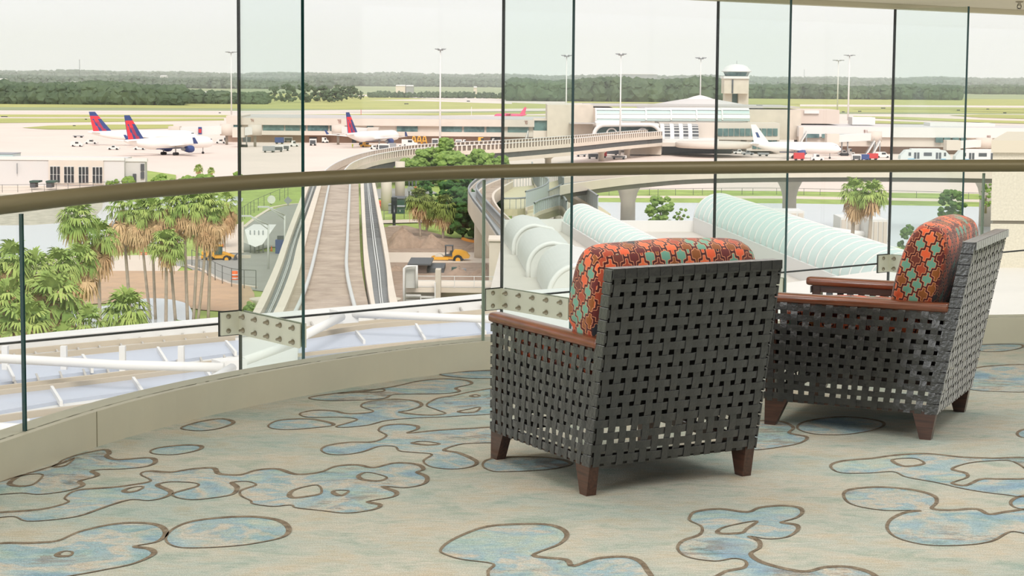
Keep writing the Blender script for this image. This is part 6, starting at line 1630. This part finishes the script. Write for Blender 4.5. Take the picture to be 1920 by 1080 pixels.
# mechanical boxes and ducts on the terrace
for i, (x0, y0, x1, y1, Y, lab) in enumerate(((1456,396,1508,426,178,'pale duct box at the left of the terrace plant'),(1576,408,1625,462,172,'tall louvred plant box behind the left terrace palm'),(1628,412,1664,476,168,'tall louvred plant box behind the right terrace palm'))):
    q = D((x0+x1)/2, y1, Y); t = thing('plant_box', lab, 'plant box', q, 0, 'pale rooftop plant boxes')
    m_ = MB(); bx(m_, x0, y0, x1, y1, Y, 4); m_.build('housing', M_white, t)
    for k_ in range(4): m_ = MB(); w = (x1-x0)/4; bx(m_, x0+w*k_+w*.15, y0+4, x0+w*k_+w*.85, y1-4, Y-.1, .2); m_.build('louvre_panel', M_beige, t)
m_ = MB(); m_.tube([D(x, y, 170) for x, y in ((1500,428),(1560,434),(1600,440),(1664,446))], .45, 10); m_.build('duct', M_white, label='long white duct crossing in front of the plant boxes', cat='duct')
# textured concrete wing at the right
Yx = 60
def wing_(mb, x, z0, z1, o=0): mb.prism([(x, Yx+o), (x+14, Yx+o), (x+14, Yx+10-o), (x+3.4, Yx+10-o)], z0, z1)
t = thing('concrete_wing', 'rough textured pale concrete wall of the hotel wing at the right edge', 'building', D(1900, 500, Yx))
M_stucco = mat('bush_hammered_concrete', (214,206,188), .9, var=.12, scale=14, bump=.8, bscale=10)
m_ = MB(); x0 = D(1858, 400, Yx).x; zt = D(1900, 286, Yx).z; zm = D(1900, 417, Yx).z; zb = D(1900, 502, Yx).z
wing_(m_, x0, zm+.06, zt); m_.build('upper_wall', M_stucco, t); m_ = MB(); wing_(m_, x0, zb, zm-.06); m_.build('lower_wall', M_stucco, t)
m_ = MB(); wing_(m_, x0+.1, zm-.07, zm+.07, .1); m_.build('joint', M_concd, t); m_ = MB(); wing_(m_, x0-.1, zt, D(1900, 263, Yx).z, -.15); m_.build('coping', mat('coping_beige', (206,196,176), .8), t)
m_ = MB(); a = zb; m_.prism([(D(1840,500,Yx).x-40, Yx+30),(60,Yx+30),(60,16),(4,16),(-1,21)], a-3, a); 
# near pale terrace in front of it
P = [G(x, y, a) for x, y in ((1462,532),(1700,500),(1858,498),(2300,520),(2300,900),(1400,760),(1380,640))]
m_ = MB(); m_.prism([(p.x, p.y) for p in P], a-1.5, a); m_.build('pale_terrace', mat('terrace_membrane', (222,216,208), .8, var=.04, scale=.5), kind='structure')
m_ = MB(); m_.prism([(p.x, p.y) for p in P], GZ, a-1.5); m_.build('terrace_walls', M_conc, kind='structure')

# ------------------------------------------------------------------ white skylight roof right below the window
RZ = -4.5
M_sky = mat('skylight_glass', (182,188,202), .3, var=.06, scale=.6)
t = thing('skylight_roof', 'white metal roof with long bluish glass strips and tube trusses below the window', 'roof', G(400, 760, RZ))
P = [G(x, y, RZ) for x, y in ((-260,690),(0,650),(210,628),(440,608),(700,585),(940,562),(1200,545),(1400,900),(-500,1150))]
m_ = MB(); m_.prism([(p.x, p.y) for p in P], RZ-1.2, RZ-.05); m_.build('roof_deck', M_whiteroof, t)
P2 = edge([(-300,696),(0,652),(210,630),(440,609),(700,586),(940,563),(1200,546)], RZ); Q2 = [p+V((.25,-.7,0)) for p in P2]
m_ = MB(); lane(m_, P2, Q2, RZ-.3, RZ+.22); m_.build('gutter', M_white, t)
def strip(pts, name='glass_strip'):
    P_ = [G(x, y, RZ) for x, y in pts]; m_ = MB(); m_.prism([(p.x, p.y) for p in P_], RZ-.1, RZ+.02); return m_.build(name, M_sky, t)
s1 = strip([(-200,702),(0,684),(160,668),(300,653),(450,639),(450,661),(250,688),(100,706),(-200,745)])
s2 = strip([(560,640),(700,617),(860,606),(935,600),(935,622),(780,640),(640,652),(560,664)])
s3 = strip([(-200,768),(0,742),(150,722),(300,704),(432,688),(432,712),(300,728),(120,752),(0,772),(-200,810)])
s4 = strip([(-200,826),(0,795),(180,768),(300,755),(300,790),(0,850),(-200,880)])
def bars(par, segs):
    for (x0, y0, x1, y1) in segs:
        a_, b_ = G(x0, y0, RZ+.06), G(x1, y1, RZ+.06); m_ = MB(); m_.beam(a_, b_, .055, .10); m_.build('glazing_bar', M_white, par)
bars(s1, [(12,683,26,711),(155,668,173,695),(296,654,313,681),(424,642,442,663)]); bars(s2, [(668,623,683,642),(780,610,797,638),(893,603,910,625)]); bars(s3, [(97,728,115,757),(250,711,268,737),(385,694,400,716)]); bars(s4, [(52,790,70,836),(190,768,204,808)])
# ribs across the white bands
m_ = []
M_seam = mat('roof_seam_grey', (184,178,170), .8)
def seam(x0, y0, x1, y1):
    a_, b_ = G(x0, y0, RZ+.0), G(x1, y1, RZ+.0); q = MB(); q.beam(a_, b_, .04, .07); q.build('seam', M_seam, t)
for k_ in range(24):
    x = -20+k_*40; yb_ = 652-.0985*x; seam(x, yb_+4, x+9, yb_+21)
for k_ in range(11):
    x = -20+k_*44; yb_ = 708-.10*x; seam(x, yb_+2, x+9, yb_+24)
M_purlin = mat('roof_gutter_shadow_tan', (190,176,156), .8)  # tan of the thin lines running along the roof
def longline(pts, w=.07, h=.12, m=M_purlin):
    P_ = edge(pts, RZ+.05); q = MB()
    for a_, b_ in zip(P_, P_[1:]): q.beam(a_, b_, w, h)
    q.build('purlin', m, t)
longline([(-200,682),(0,663),(210,643),(440,625),(560,618),(930,582)]); longline([(-200,694),(0,676),(210,655),(440,634)]); longline([(560,634),(700,611),(930,594)])
longline([(-200,752),(0,729),(210,704),(440,676)]); longline([(-200,760),(0,737),(210,713),(440,684)]); longline([(560,668),(700,652),(935,630)]); longline([(560,675),(700,660),(935,636)], m=M_grey)
longline([(-200,815),(0,785),(210,757),(380,732)])
def pipe(pts, r=.17):
    q = MB(); q.tube([G(x, y, RZ+.55) for x, y in pts], r, 10); return q.build('truss_tube', M_white, t)
pipe([(-200,662),(0,672),(220,684),(420,689)], .09); pipe([(350,742),(435,690)], .09); pipe([(570,629),(640,594)], .10); pipe([(650,588),(780,593),(930,599)], .09); pipe([(-200,795),(0,803),(60,806)], .09); pipe([(455,678),(560,640)], .09)
for x, y in ((430,688),(645,592)): q = MB(); g = G(x, y, RZ+.5); q.cbox(g, .55, .4, .3, .6); q.build('truss_node', M_white, t)
for x in (10, 120, 230, 340): q = MB(); g = G(x, 676, RZ+.2); q.cbox(g, .12, .12, .6); q.build('strut', M_white, t)
# ================================================================== light
wd = bpy.data.worlds.new('overcast_sky'); sc.world = wd; wd.use_nodes = True; nt = wd.node_tree; N = nt.nodes; L = nt.links
bg = N['Background']; tc = N.new('ShaderNodeTexCoord'); sx = N.new('ShaderNodeSeparateXYZ'); L.new(tc.outputs['Generated'], sx.inputs[0])
r = N.new('ShaderNodeValToRGB'); L.new(sx.outputs[2], r.inputs['Fac']); e = r.color_ramp.elements
e[0].position = 0; e[0].color = (.93,.93,.93,1); e[1].position = .12; e[1].color = (.875,.88,.90,1)
nz = N.new('ShaderNodeTexNoise'); nz.inputs['Scale'].default_value = 3; nz.inputs['Detail'].default_value = 4
mp = N.new('ShaderNodeMapping'); mp.inputs['Scale'].default_value = (1,1,5); L.new(tc.outputs['Generated'], mp.inputs[0]); L.new(mp.outputs[0], nz.inputs['Vector'])
r2 = N.new('ShaderNodeValToRGB'); L.new(nz.outputs['Fac'], r2.inputs['Fac']); r2.color_ramp.elements[0].color = (.95,.95,.955,1); r2.color_ramp.elements[1].color = (1.03,1.025,1.02,1)
x = N.new('ShaderNodeMix'); x.data_type = 'RGBA'; x.blend_type = 'MULTIPLY'; x.inputs[0].default_value = 1; L.new(r.outputs[0], x.inputs[6]); L.new(r2.outputs[0], x.inputs[7])
L.new(x.outputs[2], bg.inputs['Color']); bg.inputs['Strength'].default_value = 1.12
def sun(name, rot, strength, angle, c=(1,1,1)):
    l = bpy.data.lights.new(name, 'SUN'); l.energy = strength; l.angle = radians(angle); l.color = c
    o = bpy.data.objects.new(name, l); o.rotation_euler = tuple(radians(a) for a in rot); col.objects.link(o); return o
sun('hazy_sun', (45, 10, 0), 2.5, 25, (1,.96,.9))
def area(name, loc, rot, sx_, sy_, p, c=(1,1,1)):
    l = bpy.data.lights.new(name, 'AREA'); l.shape = 'RECTANGLE'; l.size = sx_; l.size_y = sy_; l.energy = p; l.color = c
    o = bpy.data.objects.new(name, l); o.location = loc; o.rotation_euler = tuple(radians(a) for a in rot); col.objects.link(o); return o
for (x_, y_) in ((-2.2, 4.2), (1.2, 4.5), (4.6, 4.5), (-.4, 7.6), (2.6, 8.0), (5.6, 8.0)):
    area('ceiling_lamp', (x_, y_, 2.98), (0,0,0), 2.2, 1.6, 56, (1,.99,.975))  # unseen fill lights, added to lift the carpet brightness
area('window_daylight', (-4.4, .6, 1.6), (0,-90,-8), 2.4, 3.4, 420, (.95,.98,1))  # added fill for the chair sides; the left wall has no window
m_ = MB(); m_.box(-3500, 1150, GZ+.5, 3500, 12000, 260); hz = bpy.data.materials.new('thin_haze'); hz.use_nodes = True; nt = hz.node_tree; nt.nodes.clear()
o_ = nt.nodes.new('ShaderNodeOutputMaterial'); v_ = nt.nodes.new('ShaderNodeVolumeScatter'); v_.inputs['Density'].default_value = 9e-5; v_.inputs['Color'].default_value = (.96,.96,1,1); v_.inputs['Anisotropy'].default_value = .1
nt.links.new(v_.outputs[0], o_.inputs['Volume']); m_.build('haze', hz, kind='stuff', label='thin humid haze over the airfield', cat='haze')
sc.cycles.volume_bounces = 1
sc.view_settings.view_transform = 'Standard'; sc.view_settings.look = 'None'; sc.view_settings.exposure = 0; sc.view_settings.gamma = 1
sc.view_settings.use_curve_mapping = False
sc.cycles.transparent_max_bounces = 20; sc.cycles.max_bounces = 6; sc.cycles.diffuse_bounces = 3; sc.cycles.glossy_bounces = 3; sc.cycles.transmission_bounces = 4
sc.cycles.caustics_reflective = False; sc.cycles.caustics_refractive = False
sc.cycles.use_denoising = True
